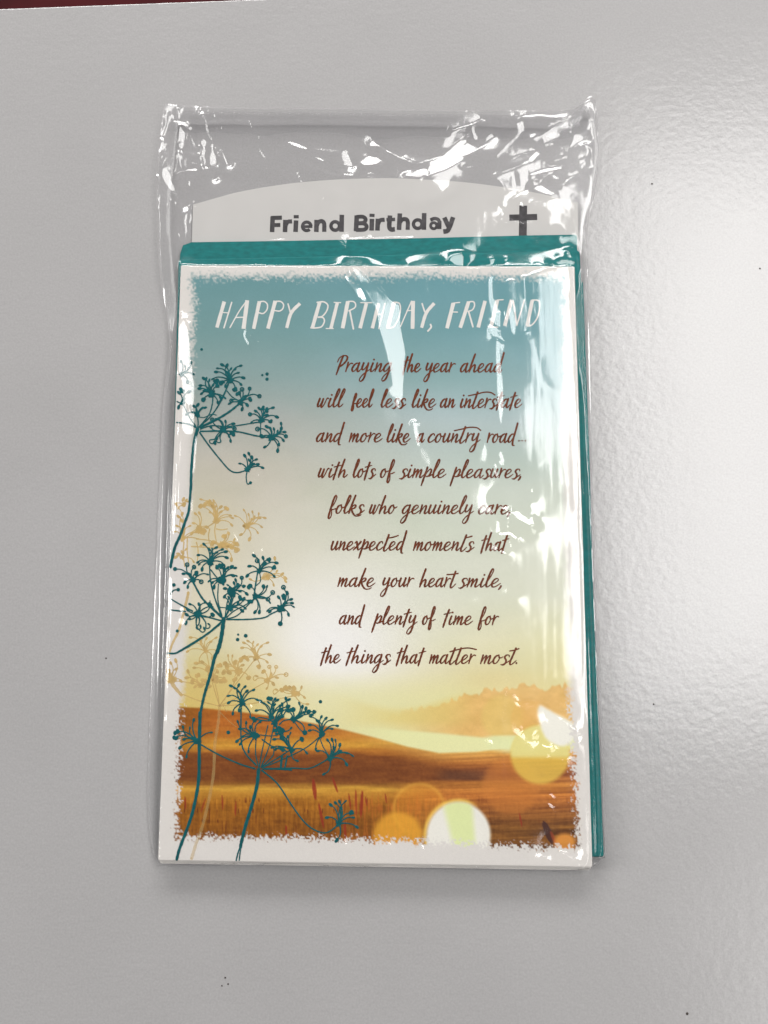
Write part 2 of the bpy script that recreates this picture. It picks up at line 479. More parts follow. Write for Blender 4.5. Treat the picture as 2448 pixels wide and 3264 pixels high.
# right of the picture the bands turn into streaky fields
st = fbm(X / 300, (Y + X * 0.04) / 7, 55, 4)
rf = np.stack([np.interp(Y, [2385, 2405, 2430, 2470, 2500, 2540, 2590, 2640, 2720],
      [a[k] for a in [(214, 160, 84), (196, 128, 58), (176, 102, 44), (140, 72, 36), (190, 116, 50), (176, 98, 40), (138, 78, 34), (116, 68, 26), (108, 62, 22)]]) for k in range(3)], 1)
rf += (st - 0.5)[:, None] * np.array([84, 62, 34])
sR = sm(1230, 1480, X + (Y - 2450) * 0.4)[:, None]
hc_ = hc_ * (1 - sR) + rf * sR
# left shadowy olive corner of the hill
hc_ = mix(hc_, (120, 72, 14), 0.6 * sm(700, 560, X) * sm(2540, 2300, Y))
# dark wedge
wt = curve([(560, 2398), (1130, 2400), (1230, 2412), (1330, 2424), (1450, 2452), (1560, 2478)], X)
wb = curve([(560, 2492), (1130, 2502), (1330, 2494), (1450, 2486), (1560, 2482)], X)
mw = sm(wt - 8, wt + 10, Y) * sm(wb + 6, wb - 10, Y) * sm(1600, 1400, X)
hc_ = mix(hc_, (118, 60, 24), 0.7 * mw)
mw = sm(2440, 2470, Y) * sm(2494, 2480, Y) * sm(1360, 1440, X) * sm(1600, 1500, X)
hc_ = mix(hc_, (86, 48, 34), 0.7 * mw)
# grass texture
gm = sm(2528, 2560, Y) * (1 - 0.7 * sm(1450, 1600, X))
gs = fbm(X / 5.2, Y / 46, 61, 4)
gf = vnoise(X / 4.0, Y / 34, 71)
hc_ = hc_ + (gs - 0.5)[:, None] * gm[:, None] * np.array([64, 46, 22])
hc_ = mix(hc_, (92, 34, 8), 0.75 * gm * sm(0.84, 0.93, gf) * sm(0.35, 0.6, fbm(X / 90, Y / 60, 91)))
rm = sm(1000, 1200, X) * sm(1420, 1300, X) * sm(2515, 2560, Y)
hc_ = mix(hc_, (176, 84, 30), 0.5 * rm * sm(0.45, 0.65, gs))
hc_ = hc_ + (fbm(X / 60, Y / 9, 121, 4) - 0.5)[:, None] * np.array([34, 26, 14]) + (fbm(X / 6, Y / 6, 131, 2) - 0.5)[:, None] * np.array([18, 14, 8])
hc_ = hc_ * np.array([0.99, 1.04, 0.98])
hc_ = mix(hc_, (216, 176, 104), 0.34 * np.exp(-((Y - hill) / 26) ** 2) * sm(900, 1300, X))
c = c * (1 - mh[:, None]) + hc_ * mh[:, None]
# single tall seed heads
def blade(x0, y0, x1, y1, wd, col, al):
    global c
    L2 = (x1 - x0) ** 2 + (y1 - y0) ** 2
    t = np.clip(((X - x0) * (x1 - x0) + (Y - y0) * (y1 - y0)) / L2, 0, 1)
    dd = np.hypot(X - x0 - t * (x1 - x0), Y - y0 - t * (y1 - y0))
    ww = wd * np.sqrt(np.clip(4 * t * (1 - t), 0.04, 1))
    c = mix(c, col, al * sm(ww + 1.6, ww - 1.2, dd))
for x0, y0, x1, y1, wd in ((998, 2482, 1006, 2550, 6), (1060, 2478, 1076, 2525, 3.5), (1134, 2516, 1136, 2600, 2.5), (1155, 2520, 1150, 2605, 5), (1112, 2530, 1118, 2580, 2.5), (1165, 2540, 1170, 2570, 2.5), (1228, 2530, 1232, 2560, 2), (1016, 2560, 1032, 2640, 4), (590, 2540, 592, 2580, 2.5), (752, 2555, 750, 2600, 2.5), (655, 2545, 640, 2590, 2), (708, 2535, 710, 2580, 2), (912, 2630, 913, 2668, 3), (1098, 2620, 1102, 2672, 4), (1655, 2590, 1664, 2635, 2.5)):
    blade(x0, y0, x1, y1, wd, (140, 44, 22), 0.85)
blade(1732, 2618, 1762, 2690, 11, (66, 34, 26), 0.95)
blade(1755, 2650, 1772, 2690, 5, (150, 62, 30), 0.7)
# bokeh discs
def disc(cx, cy, r, col, al, soft=5, rim=0.0, rimcol=None, squash=1.0, cut=None):
    global c
    dd = np.hypot(X - cx, (Y - cy) / squash)
    m_ = al * sm(r + soft, r - soft, dd)
    if cut is not None: m_ = m_ * cut
    c = mix(c, col, m_)
    if rim: 
        mr = rim * np.exp(-((dd - r + 5) / 6) ** 2)
        if cut is not None: mr = mr * cut
        c = mix(c, rimcol, mr)
disc(1600, 2285, 66, (216, 194, 108), 0.45, 12, squash=1.05)
disc(1688, 2290, 60, (222, 170, 86), 0.35, 6)
disc(1630, 2505, 92, (200, 124, 52), 0.5, 12, squash=0.98)
disc(1336, 2580, 86, (226, 148, 44), 0.34, 12, 0.32, (232, 182, 76), cut=sm(2700, 2600, Y))
disc(1268, 2668, 80, (224, 162, 50), 0.8, 13)
# pale reflection of the lake beside the white wedge
m = sm(2338, 2350, Y + (X - 1600) * 0.02) * sm(2398, 2372, Y - 14 * np.sin((X - 1560) / 60)) * sm(1530, 1580, X)
c = mix(c, (218, 222, 170), 0.9 * m)
disc(1722, 2405, 94, (218, 186, 78), 0.8, 9)
m = sm(100, 86, np.hypot(X - 1722, Y - 2405)) * sm(2424, 2404, Y)
c = mix(c, (220, 216, 150), 0.75 * m)
def in_poly(poly):
    p = np.array(poly, float); ins = np.zeros(len(X), bool)
    j = len(p) - 1
    for i in range(len(p)):
        (xi, yi), (xj, yj) = p[i], p[j]
        cc = ((yi > Y) != (yj > Y)) & (X < (xj - xi) * (Y - yi) / (yj - yi + 1e-12) + xi)
        ins ^= cc; j = i
    return ins.astype(float)
def blur(m_, k):
    a = m_.reshape(NV, NU)
    for _ in range(k):
        a = (a + np.roll(a, 1, 0) + np.roll(a, -1, 0) + np.roll(a, 1, 1) + np.roll(a, -1, 1)) / 5
    return a.ravel()
wl = np.array(catmull([(1722, 2246), (1760, 2268), (1830, 2306), (1842, 2336), (1800, 2378), (1752, 2364), (1728, 2330), (1714, 2270), (1722, 2246)], 6))
c = mix(c, (230, 228, 218), blur(in_poly(wl), 4))
# white disc with a green streak at the bottom
dd = np.hypot((X - 1462), (Y - 2662) * 0.97)
mdisc = sm(110, 94, dd); 
c = mix(c, (238, 196, 90), 0.8 * np.exp(-((dd - 107) / 7) ** 2) * sm(1540, 1480, X))
mcol = sm(1356, 1364, X) * sm(1556, 1548, X) * sm(2655, 2665, Y)
mdisc = np.maximum(mdisc, mcol)
c = mix(c, (226, 224, 216), mdisc)
c = mix(c, (212, 222, 158), 0.9 * mdisc * sm(1422, 1450, X + (2660 - Y) * 0.25) * sm(1520, 1496, X - (Y - 2600) * 0.08))
disc(1800, 2690, 34, (222, 148, 62), 0.8, 10)
# frayed border of the painted picture
bl = curve([(846, 614), (1000, 619), (1100, 612), (1500, 610), (1750, 604), (1900, 602), (2050, 592), (2180, 586), (2240, 576), (2400, 570), (2760, 562)], Y)
br = curve([(846, 1796), (1300, 1793), (1700, 1800), (2200, 1816), (2450, 1828), (2760, 1842)], Y)
bt = curve([(500, 880), (700, 882), (1200, 878), (1830, 886)], X)
bb = curve([(500, 2668), (900, 2670), (1300, 2680), (1550, 2690), (1860, 2704)], X)
dist = np.minimum.reduce([X - bl, br - X, Y - bt, bb - Y])
fr = (fbm(X / 5.5, Y / 5.5, 101, 2) - 0.5) * 48 + (fbm(X / 60, Y / 60, 111, 2) - 0.5) * 12
strength = np.where((Y < 2240) & (Y > 1250), 0.30, 1.0)
strength = np.where((Y > 1750) & (Y < 2240) & (X > 1200), 0.6, strength)
soft = np.where(Y > 2240, 5.0, 12.0)
mask = np.clip((dist + fr * strength + soft) / (2 * soft), 0, 1)
mask = np.maximum(mask, sm(-26, 24, dist) * np.where(Y < 2200, 0.55, 0.0) * (Y > 1240) + 0)
mask = np.where((Y < 1250), np.clip(mask * 0.85 + 0.15 * sm(-22, 10, dist), 0, 1), mask)
edge = (mask > 0) & (mask < 1)
c = np.clip(c, 0, 255)
refl = lin(c) * 1.06
paper = np.array((0.69, 0.66, 0.63))
refl = paper * (1 - mask[:, None]) + np.minimum(refl, 0.86) * mask[:, None]
i = np.arange(NU * NV).reshape(NV, NU)
F = np.stack([i[:-1, :-1], i[1:, :-1], i[1:, 1:], i[:-1, 1:]], -1).reshape(-1, 4)
me = np_mesh("printed_front", W3, F)
ca = me.color_attributes.new("print", 'FLOAT_COLOR', 'POINT')
ca.data.foreach_set('color', np.concatenate([refl, np.ones((len(refl), 1))], 1).astype(np.float32).ravel())
m_print, nt, b = material("printed_card", (1, 1, 1), 0.45, 0.15)
at = nt.nodes.new('ShaderNodeVertexColor'); at.layer_name = "print"
nn = nt.nodes.new('ShaderNodeTexNoise'); nn.inputs['Scale'].default_value = 2600
tcn = nt.nodes.new('ShaderNodeTexCoord'); nt.links.new(tcn.outputs['Object'], nn.inputs['Vector'])
rr = nt.nodes.new('ShaderNodeMapRange'); rr.inputs['To Min'].default_value = 0.93; rr.inputs['To Max'].default_value = 1.07
nt.links.new(nn.outputs['Fac'], rr.inputs['Value'])
vm = nt.nodes.new('ShaderNodeVectorMath'); vm.operation = 'SCALE'
nt.links.new(at.outputs['Color'], vm.inputs[0]); nt.links.new(rr.outputs[0], vm.inputs['Scale'])
nt.links.new(vm.outputs[0], b.inputs['Base Color'])
obj("printed_front", me, m_print, CARD)

# limits so that ink never leaves the card
cx0 = lambda y: np.interp(y, [846, 2741], [577, 504]) + 3
cx1 = lambda y: np.interp(y, [850, 2763], [1831, 1888]) - 3
def on_card(P):
    yb = np.interp(P[:, 0], [504, 1888], [2741, 2763]) - 2
    return (P[:, 0] > cx0(P[:, 1])) & (P[:, 0] < cx1(P[:, 1])) & (P[:, 1] < yb) & (P[:, 1] > 850)
ZI = Z_CARD + 0.00003

# ------------------------------------------------------------------ golden flowers (flat, pale)
class Plant:
    def __init__(self, z, ridge, off, s, wd, br):
        self.ink = Ink(z, ridge, on_card); self.T = Z(off, s); self.wd, self.br = wd * 1.2, br * 1.0
    def frame(self, off, s): self.T = Z(off, s)
    def line(self, pts, w0, w1=None, caps=True):
        P = catmull(self.T(pts), 8)
        w1 = w0 if w1 is None else w1
        wd = np.linspace(w0, w1, len(P)) * (1 + 0.10 * np.sin(np.arange(len(P)) * 1.7))
        self.ink.ribbon(P, wd, caps)
    def head(self, hub, tips, hubr=7):
        h = self.T([hub])[0]
        tt = [self.T([t[:2]])[0] for t in tips]
        ax = np.mean([t - h for t in tt], 0)
        la = np.linalg.norm(ax)
        self.ink.blob(h, hubr * 1.12, 0.8, random.random() * 3)
        for t, raw in zip(tt, tips):
            kind = raw[2] if len(raw) > 2 else ''
            v_ = t - h; l = np.linalg.norm(v_)
            if l < 1: continue
            perp = np.array([-v_[1], v_[0]]) / l
            side = np.sign(ax @ perp) if la > 4 else random.choice((-1, 1))
            bend = l * (0.10 + 0.10 * random.random()) * side
            p1 = h + v_ * 0.35 + perp * bend * 0.9
            p2 = h + v_ * 0.72 + perp * bend
            pts = [h, p1, p2, t]
            if 'c' in kind:      # the stalk ends in a curl
                cs = self.br * 2.0
                s2 = -side if random.random() < .5 else side
                pts += [t + v_ / l * cs * .5 + perp * s2 * cs * .7, t + perp * s2 * cs * 1.5, t - v_ / l * cs * .7 + perp * s2 * cs * 1.3]
            P = catmull(pts, 6)
            n = len(P)
            wd = np.interp(np.linspace(0, 1, n), [0, .25, .8, 1], [self.wd * 1.9, self.wd * 1.15, self.wd * .9, self.wd * 1.3])
            self.ink.ribbon(P, wd)
            e = P[-1]
            r = self.br * random.uniform(0.85, 1.15)
            ang = math.atan2(*(P[-1] - P[-2])[::-1])
            if 'o' in kind:      # open ring
                a = np.linspace(0, 2 * math.pi, 14)
                self.ink.ribbon(e + np.stack([np.cos(a), np.sin(a)], 1) * r * 1.05, self.wd * 1.15, False)
            elif 'B' in kind:
                for _ in range(3): self.ink.blob(e + np.array([random.uniform(-1, 1), random.uniform(-1, 1)]) * r * .8, r * 1.35, .8, random.random() * 3)
            elif 'b' in kind:
                self.ink.blob(e - (P[-1] - P[-3]) * .5, r * 1.45, .62, ang)
            else:
                self.ink.blob(e - (P[-1] - P[-3]) * .5, r * 1.2, .55, ang)
        # small leaves round the hub
        for _ in range(4):
            a = random.random() * 6.28
            self.ink.blob(h + np.array([math.cos(a), math.sin(a)]) * hubr * .8, hubr * .55, .6, a)

g = Plant(ZI, 0.0, (520, 1580), .2652, 2.6, 5.2)
g.head((640, 300), [(460, 130, 'B'), (540, 90, 'B'), (600, 50), (555, 50), (640, 120), (700, 130, 'b'), (765, 160, 'B'), (815, 240), (840, 270), (830, 360), (560, 200), (500, 110, 'B'), (590, 110, 'B'), (700, 190), (440, 40)], 10)
g.head((1000, 370), [(965, 165), (1070, 185), (1025, 220), (1150, 205), (1170, 270), (1235, 270), (1190, 380), (1140, 450), (1035, 530, 'b'), (860, 240), (1060, 280), (1100, 250), (1080, 330), (930, 470, 'b')], 10)
g.head((430, 400), [(380, 210, 'b'), (360, 330), (530, 380, 'b'), (340, 460, 'b'), (510, 430, 'B'), (430, 200, 'b'), (470, 450, 'B')], 12)
g.head((235, 520), [(150, 100, 'b'), (170, 240, 'b'), (215, 290, 'b'), (235, 205, 'b'), (160, 360), (330, 360), (400, 440), (130, 430)], 8)
g.head((700, 600), [(880, 580, 'B'), (880, 650, 'B'), (820, 780, 'b'), (860, 520), (740, 480, 'B'), (600, 570, 'B'), (450, 600), (800, 590, 'B'), (830, 620, 'B'), (760, 600, 'B'), (790, 450, 'b')], 11)
g.head((250, 110), [(150, 95), (245, 40, 'b'), (280, 50), (180, 150), (300, 70)], 7)
g.head((1230, 970), [(1340, 740, 'b'), (1370, 900), (1440, 935, 'b'), (1480, 1000, 'b'), (1480, 1040), (1330, 1080), (1040, 1000)], 12)
g.head((230, 740), [(180, 700, 'b'), (150, 740, 'b'), (280, 640), (370, 800), (230, 680, 'b')], 7)
for p in ([(640, 300), (540, 370), (430, 400)], [(640, 300), (620, 420), (640, 560)], [(560, 400), (545, 480), (555, 570)], [(700, 600), (740, 520), (780, 430)], [(640, 400), (700, 410), (770, 400)],
          [(400, 520), (560, 540), (700, 600)], [(235, 520), (330, 500), (430, 520)], [(430, 400), (330, 470), (235, 520)], [(400, 560), (420, 660), (410, 800)], [(340, 610), (600, 620), (880, 600)], [(290, 520), (290, 680), (310, 830)], [(250, 560), (240, 700), (260, 850)]):
    g.line(p, 4.2, 3.4)
g.frame((440, 1900), .1808)
g.line([(885, -60), (870, 20), (800, 300), (720, 600), (600, 850), (530, 1080)], 9, 7)
g.frame((520, 2010), .2893)
g.head((470, 225), [(290, 75, 'b'), (330, 130), (410, 75), (480, 80), (590, 75), (260, 235, 'b'), (600, 230), (400, 350), (540, 310), (530, 120, 'b'), (420, 110)], 6)
g.head((1025, 300), [(860, 190, 'b'), (880, 130), (925, 110), (995, 120), (1045, 150), (1085, 170), (1160, 130), (1180, 265, 'b'), (1150, 350), (930, 310, 'B'), (1060, 400, 'B'), (980, 200, 'b'), (880, 300, 'B')], 10)
g.head((1150, 550), [(1170, 400, 'o'), (1245, 400, 'o'), (1355, 485, 'o'), (1110, 450, 'B'), (1260, 520, 'b'), (1010, 550, 'c'), (1215, 590, 'b'), (1140, 640), (1190, 480, 'b')], 9)
g.head((830, 450), [(715, 265), (765, 270), (680, 360, 'B'), (900, 290, 'B'), (850, 320, 'B'), (670, 460, 'B'), (940, 520, 'B'), (700, 400, 'B'), (730, 460, 'B'), (800, 350, 'B'), (880, 380, 'b'), (790, 540, 'B')], 12)
g.head((1440, 690), [(1310, 660, 'B'), (1350, 630, 'B'), (1400, 620, 'B'), (1525, 620), (1230, 700, 'c'), (1560, 740), (1600, 810, 'b'), (1440, 640, 'B'), (1480, 690, 'B')], 10)
g.head((90, 540), [(80, 350, 'b'), (135, 320, 'b'), (150, 420, 'b'), (60, 440, 'B'), (70, 490, 'B'), (200, 560, 'b')], 14)
g.head((560, 520), [(350, 360, 'b'), (330, 410, 'b'), (420, 340, 'b'), (480, 430, 'b'), (620, 380, 'B'), (640, 560, 'B'), (490, 400, 'B'), (600, 450, 'B'), (520, 470, 'B'), (680, 540, 'B'), (580, 560, 'B')], 11)
g.head((420, 600), [(270, 440, 'b'), (330, 560, 'B'), (250, 520, 'b'), (380, 500, 'B'), (450, 560, 'B'), (500, 610, 'B'), (350, 620, 'b')], 9)
g.line([(60, 480), (110, 600), (200, 710)], 16, 9)
for p in ([(620, 830), (540, 560), (480, 250)], [(620, 830), (760, 640), (1000, 330)], [(625, 830), (850, 720), (1140, 560)], [(620, 830), (740, 660), (830, 470)], [(620, 830), (420, 780), (210, 700)], [(620, 830), (600, 700), (560, 540)], [(620, 830), (1000, 800), (1430, 720)], [(90, 560), (200, 560), (420, 600)]):
    g.line(p, 3.6, 3.0)
g.ink.build("golden_flower_print", m_gold, CARD)
m_gold2 = m_gold.copy(); m_gold2.name = "golden_ink_thin"
[n for n in m_gold2.node_tree.nodes if n.type == 'MIX_SHADER'][0].inputs[0].default_value = 0.30
g = Plant(ZI + 0.00002, 0.0, (450, 2100), .4521, 3, 5)
g.line([(552, 330), (545, 440), (520, 600), (505, 850), (440, 1150), (385, 1310), (350, 1425)], 9, 10)
g.line([(560, 380), (620, 440), (670, 480)], 3, 2)
g.line([(600, 372), (580, 330)], 3, 2)
g.ink.build("golden_stem_print", m_gold2, CARD)

# ------------------------------------------------------------------ teal flowers (raised, glossy)
RIDGE = 0.00010
def teal(name):
    return Plant(ZI + 0.00005, RIDGE, (540, 1130), .2411, 3.0, 5.0)
A = teal('a')
A.line([(372, 985), (340, 1100), (315, 1250), (292, 1500), (285, 1783)], 11, 8)
A.line([(390, 960), (520, 800), (565, 660), (575, 560)], 4); A.line([(400, 950), (560, 800), (700, 580), (780, 380)], 4.5)
A.line([(410, 960), (620, 860), (800, 750), (930, 645)], 8, 6); A.line([(410, 985), (560, 940), (800, 950), (1200, 890)], 4)
A.line([(410, 1015), (650, 1012), (900, 1020), (1150, 1075), (1330, 1098)], 5); A.line([(400, 1030), (520, 1200), (680, 1400), (800, 1530), (900, 1560), (1030, 1525)], 5, 4)
A.line([(350, 960), (230, 915), (95, 898)], 6, 4); A.line([(375, 960), (380, 900), (372, 820)], 4); A.line([(350, 950), (260, 820), (190, 680), (100, 620)], 4)
A.line([(780, 400), (700, 560), (640, 650)], 3.5); A.line([(1205, 890), (1205, 1080)], 3); A.line([(760, 480), (830, 560), (930, 620)], 3.5)
A.line([(380, 825), (460, 830), (560, 790), (620, 800)], 3)
A.head((800, 340), [(605, 230, 'b'), (625, 180), (685, 130, 'b'), (765, 135, 'b'), (820, 180), (875, 190), (955, 145, 'b'), (985, 310, 'b'), (950, 400, 'b'), (690, 370, 'B'), (560, 330), (915, 240), (860, 460, 'B'), (740, 420, 'b'), (760, 230)], 10)
A.head((560, 520), [(445, 310, 'b'), (490, 310), (530, 330), (620, 360, 'B'), (400, 410, 'b'), (390, 450, 'b'), (420, 520, 'b'), (680, 575, 'b'), (740, 580), (640, 640, 'b'), (450, 600, 'B'), (635, 420, 'B'), (580, 400), (460, 480, 'b')], 11)
A.head((940, 630), [(960, 460, 'o'), (1060, 450, 'o'), (1190, 550, 'o'), (910, 520, 'B'), (1010, 550, 'b'), (1070, 590, 'B'), (820, 610, 'o'), (790, 650), (1030, 670, 'b'), (960, 725, 'b')], 9)
A.head((1215, 870), [(1065, 790, 'o'), (1135, 745, 'b'), (1180, 705, 'b'), (1230, 710, 'B'), (1290, 740, 'B'), (1380, 700, 'b'), (1430, 830, 'b'), (1080, 900), (1340, 890, 'B'), (1290, 800, 'b')], 9)
A.head((1350, 1095), [(1165, 985, 'o'), (1280, 950, 'b'), (1330, 970), (1380, 980), (1475, 900, 'b'), (1480, 970, 'b'), (1530, 1025, 'b'), (1540, 1080, 'o'), (1510, 1140, 'b'), (1450, 1195, 'b'), (1430, 1280, 'b'), (1255, 1225, 'b'), (1230, 1080, 'B'), (1430, 1010)], 11)
A.head((710, 995), [(565, 860, 'o'), (610, 850), (650, 860), (740, 880, 'b'), (850, 915, 'b'), (860, 980, 'o'), (840, 1050, 'B'), (810, 1150, 'b'), (790, 1085, 'b'), (680, 1150, 'c'), (605, 1180, 'b'), (535, 1130, 'c'), (540, 950, 'b')], 10)
A.head((1030, 1520), [(925, 1440), (990, 1330, 'b'), (1045, 1300, 'b'), (1090, 1350, 'b'), (1050, 1390), (1155, 1385), (1175, 1450, 'b'), (1240, 1500, 'b'), (1110, 1450, 'b')], 8)
A.line([(1030, 1520), (1015, 1620), (1030, 1710), (1075, 1695)], 3.5); A.ink.blob(A.T([(1072, 1695)])[0], 5)
A.head((370, 800), [(320, 680, 'b'), (380, 660, 'b'), (440, 700), (480, 700, 'b'), (230, 790, 'b'), (300, 760)], 8)
A.head((160, 265), [(150, 85, 'b'), (290, 100, 'b'), (320, 260), (240, 370, 'b'), (205, 150), (250, 180)], 7)
A.head((175, 640), [(170, 470, 'B'), (120, 500, 'b'), (190, 590, 'b'), (270, 490, 'b'), (120, 700, 'b')], 8)
A.frame((440, 1500), .1808)
A.line([(940, -60), (935, 0), (925, 350), (895, 700), (830, 900), (740, 1150), (650, 1350), (590, 1600), (560, 1750)], 7, 10)
A.ink.build("upper_flower_print", m_teal, CARD)

B = teal('b'); B.frame((530, 1720), .2532)
B.line([(725, 1010), (705, 1150), (680, 1280), (640, 1420)], 11, 12)
for p, wd in (([(700, 980), (600, 700), (555, 500), (545, 330)], 5), ([(700, 960), (650, 760), (655, 560)], 4), ([(740, 980), (800, 850), (825, 700)], 6), ([(690, 970), (540, 830), (440, 720), (335, 530)], 7),
              ([(690, 1020), (560, 985), (420, 945)], 5), ([(760, 980), (850, 900), (1000, 820), (1110, 740)], 4), ([(760, 1000), (900, 950), (1060, 790)], 4), ([(760, 1005), (1000, 1005), (1220, 985), (1330, 930), (1430, 885)], 5),
              ([(1105, 700), (1125, 560), (1150, 410)], 5), ([(1130, 580), (1185, 520), (1175, 410)], 3), ([(700, 1030), (520, 1180), (300, 1320), (150, 1410)], 5), ([(330, 900), (200, 830), (60, 750)], 5), ([(240, 905), (50, 885)], 5),
              ([(660, 850), (780, 860)], 3), ([(690, 960), (560, 830), (550, 770)], 4), ([(560, 380), (640, 480), (700, 520)], 4), ([(820, 700), (770, 780), (740, 970)], 4), ([(850, 700), (810, 850)], 4)):
    B.line(p, wd, wd * .85)
B.head((550, 280), [(465, 50, 'b'), (395, 195, 'b'), (535, 115, 'b'), (575, 110), (640, 95, 'b'), (715, 120, 'b'), (760, 150, 'b'), (770, 230, 'b'), (390, 290, 'b'), (410, 315), (735, 330), (640, 160, 'b'), (450, 380, 'b')], 11)
B.head((695, 510), [(730, 360, 'b'), (835, 335, 'b'), (880, 355, 'b'), (640, 350, 'B'), (690, 330, 'B'), (850, 460, 'b'), (890, 460), (530, 530), (575, 545, 'b'), (600, 605, 'b'), (780, 350, 'b')], 14)
B.head((820, 660), [(950, 480, 'o'), (870, 500, 'b'), (735, 615, 'b'), (770, 570), (900, 570, 'B'), (980, 590, 'B'), (1020, 690, 'b'), (930, 730, 'B'), (730, 720, 'b'), (850, 540, 'b'), (930, 650, 'b')], 15)
B.head((800, 860), [(730, 720), (780, 720), (980, 740, 'b'), (905, 790, 'b'), (1000, 870, 'b'), (960, 900, 'b'), (1060, 780, 'b')], 10)
B.head((335, 510), [(110, 370, 'o'), (262, 315, 'o'), (350, 345, 'o'), (210, 430, 'b'), (280, 430, 'b'), (370, 420, 'B'), (440, 530, 'o'), (230, 540, 'b'), (270, 600, 'b'), (530, 440)], 9)
B.head((400, 935), [(290, 810, 'b'), (410, 810, 'b'), (500, 790), (580, 850, 'b'), (265, 880, 'b'), (250, 940, 'b'), (285, 1000, 'b'), (245, 1060, 'b'), (375, 1105, 'c'), (430, 1150, 'c'), (500, 1110, 'c'), (580, 950, 'B'), (550, 820, 'B')], 11)
B.head((1120, 720), [(1050, 590, 'B'), (1230, 600, 'B'), (1270, 580), (1340, 665, 'o'), (1280, 750, 'o'), (1110, 920, 'b'), (1170, 920, 'b'), (1310, 800), (1060, 790, 'B')], 9)
B.head((1440, 870), [(1475, 600, 'o'), (1520, 660, 'b'), (1410, 720, 'b'), (1480, 720, 'B'), (1580, 750, 'b'), (1590, 800, 'b'), (1610, 850), (1540, 950, 'b'), (1300, 910, 'b'), (1270, 900), (1500, 800, 'b')], 12)
B.line([(1440, 880), (1455, 980), (1440, 1060)], 4); B.ink.blob(B.T([(1435, 1058)])[0], 8)
B.head((1170, 395), [(1095, 195, 'b'), (1145, 265, 'o'), (1215, 220, 'b'), (1240, 300, 'B'), (1290, 250, 'B'), (1400, 295, 'b'), (1350, 355, 'B'), (1365, 470, 'b'), (1015, 460, 'b'), (1040, 335, 'b')], 8)
B.line([(50, 690), (90, 640), (150, 630)], 4); B.ink.blob(B.T([(150, 630)])[0], 6); B.ink.blob(B.T([(95, 570)])[0], 6)
B.frame((440, 1900), .1808)
B.line([(1450, 490), (1250, 650), (1000, 820), (740, 970), (640, 1010), (500, 1005)], 5, 6)
B.line([(1510, 400), (1480, 650), (1430, 900), (1350, 1080), (1290, 1330), (1210, 1600), (1150, 1820), (1100, 2080), (1095, 2250)], 13, 7)
B.frame((450, 2100), .4521)
B.line([(415, 380), (410, 600), (405, 850), (370, 1050), (330, 1180), (270, 1340), (248, 1425)], 11, 9)
B.ink.build("middle_flower_print", m_teal, CARD)

C = teal('c'); C.frame((540, 2170), .3737)
for p, wd in (([(740, 720), (650, 620), (612, 500), (612, 200)], 5), ([(760, 730), (735, 620), (740, 480)], 3.5), ([(765, 740), (790, 600), (840, 380)], 3.5), ([(780, 740), (850, 560), (895, 360)], 3.5),
              ([(790, 740), (920, 660), (1030, 590)], 4), ([(800, 735), (920, 690), (1150, 580), (1290, 470)], 3.5), ([(800, 750), (1050, 745), (1200, 745), (1350, 670)], 4.5), ([(730, 750), (600, 710), (420, 630), (270, 545)], 5),
              ([(960, 640), (950, 740)], 7), ([(1005, 640), (985, 740)], 5), ([(800, 750), (920, 752), (1040, 760)], 6), ([(900, 360), (950, 460), (1040, 590)], 8), ([(760, 460), (860, 470), (920, 465)], 3), ([(790, 500), (880, 560), (1000, 600)], 4),
              ([(1280, 480), (1310, 560), (1360, 640)], 3), ([(870, 300), (850, 340), (740, 330)], 4), ([(780, 740), (880, 640), (890, 570)], 3.5), ([(1060, 340), (1110, 410), (1150, 445)], 3)):
    C.line(p, wd, wd * .9)
C.head((620, 190), [(515, 40, 'b'), (548, 60), (595, 30, 'b'), (650, 45, 'b'), (725, 75, 'b'), (755, 165), (500, 190, 'b'), (495, 130), (540, 285, 'b'), (690, 315), (665, 85, 'b'), (580, 85), (595, 255, 'b')], 9)
C.head((735, 470), [(580, 340, 'b'), (595, 410, 'b'), (655, 350), (690, 390, 'b'), (570, 520, 'b'), (600, 545, 'b'), (675, 610, 'b'), (620, 480, 'b'), (735, 330, 'b'), (780, 345, 'b')], 11)
C.head((870, 310), [(770, 170, 'b'), (800, 190), (735, 255, 'b'), (855, 145, 'B'), (905, 150, 'b'), (930, 160, 'b'), (840, 180), (950, 210, 'b'), (960, 240, 'b'), (900, 200, 'b')], 9)
C.head((900, 360), [(720, 330, 'B'), (960, 250, 'b'), (990, 140, 'b'), (1030, 155, 'b'), (1010, 220, 'B'), (1050, 240, 'B'), (970, 300, 'B'), (960, 190, 'b')], 10)
C.head((1060, 330), [(1105, 185), (1135, 215, 'b'), (1165, 230, 'b'), (1190, 265, 'B'), (1230, 265, 'B'), (1225, 290, 'b'), (1150, 440, 'B'), (940, 370), (1010, 260, 'B'), (1040, 250, 'b')], 9)
C.head((1300, 460), [(1190, 375, 'b'), (1190, 425, 'b'), (1260, 340, 'b'), (1300, 300, 'b'), (1340, 315, 'b'), (1395, 330), (1440, 385, 'b'), (1390, 410), (1195, 300), (1250, 590, 'b')], 9)
C.head((1370, 660), [(1260, 600, 'b'), (1345, 500, 'b'), (1385, 495, 'b'), (1415, 500), (1455, 540, 'b'), (1460, 600, 'b'), (1520, 620), (1570, 645), (1515, 720, 'b'), (1310, 800, 'b'), (1400, 560, 'b')], 10)
C.head((1040, 590), [(885, 500, 'b'), (905, 450, 'b'), (1035, 440), (1010, 470), (1135, 495, 'B'), (1175, 620, 'b'), (1095, 685, 'b'), (960, 580, 'B'), (870, 570, 'b'), (900, 590, 'b')], 9)
C.head((955, 430), [(1040, 400), (900, 430, 'B'), (960, 490, 'B'), (940, 400, 'b')], 11)
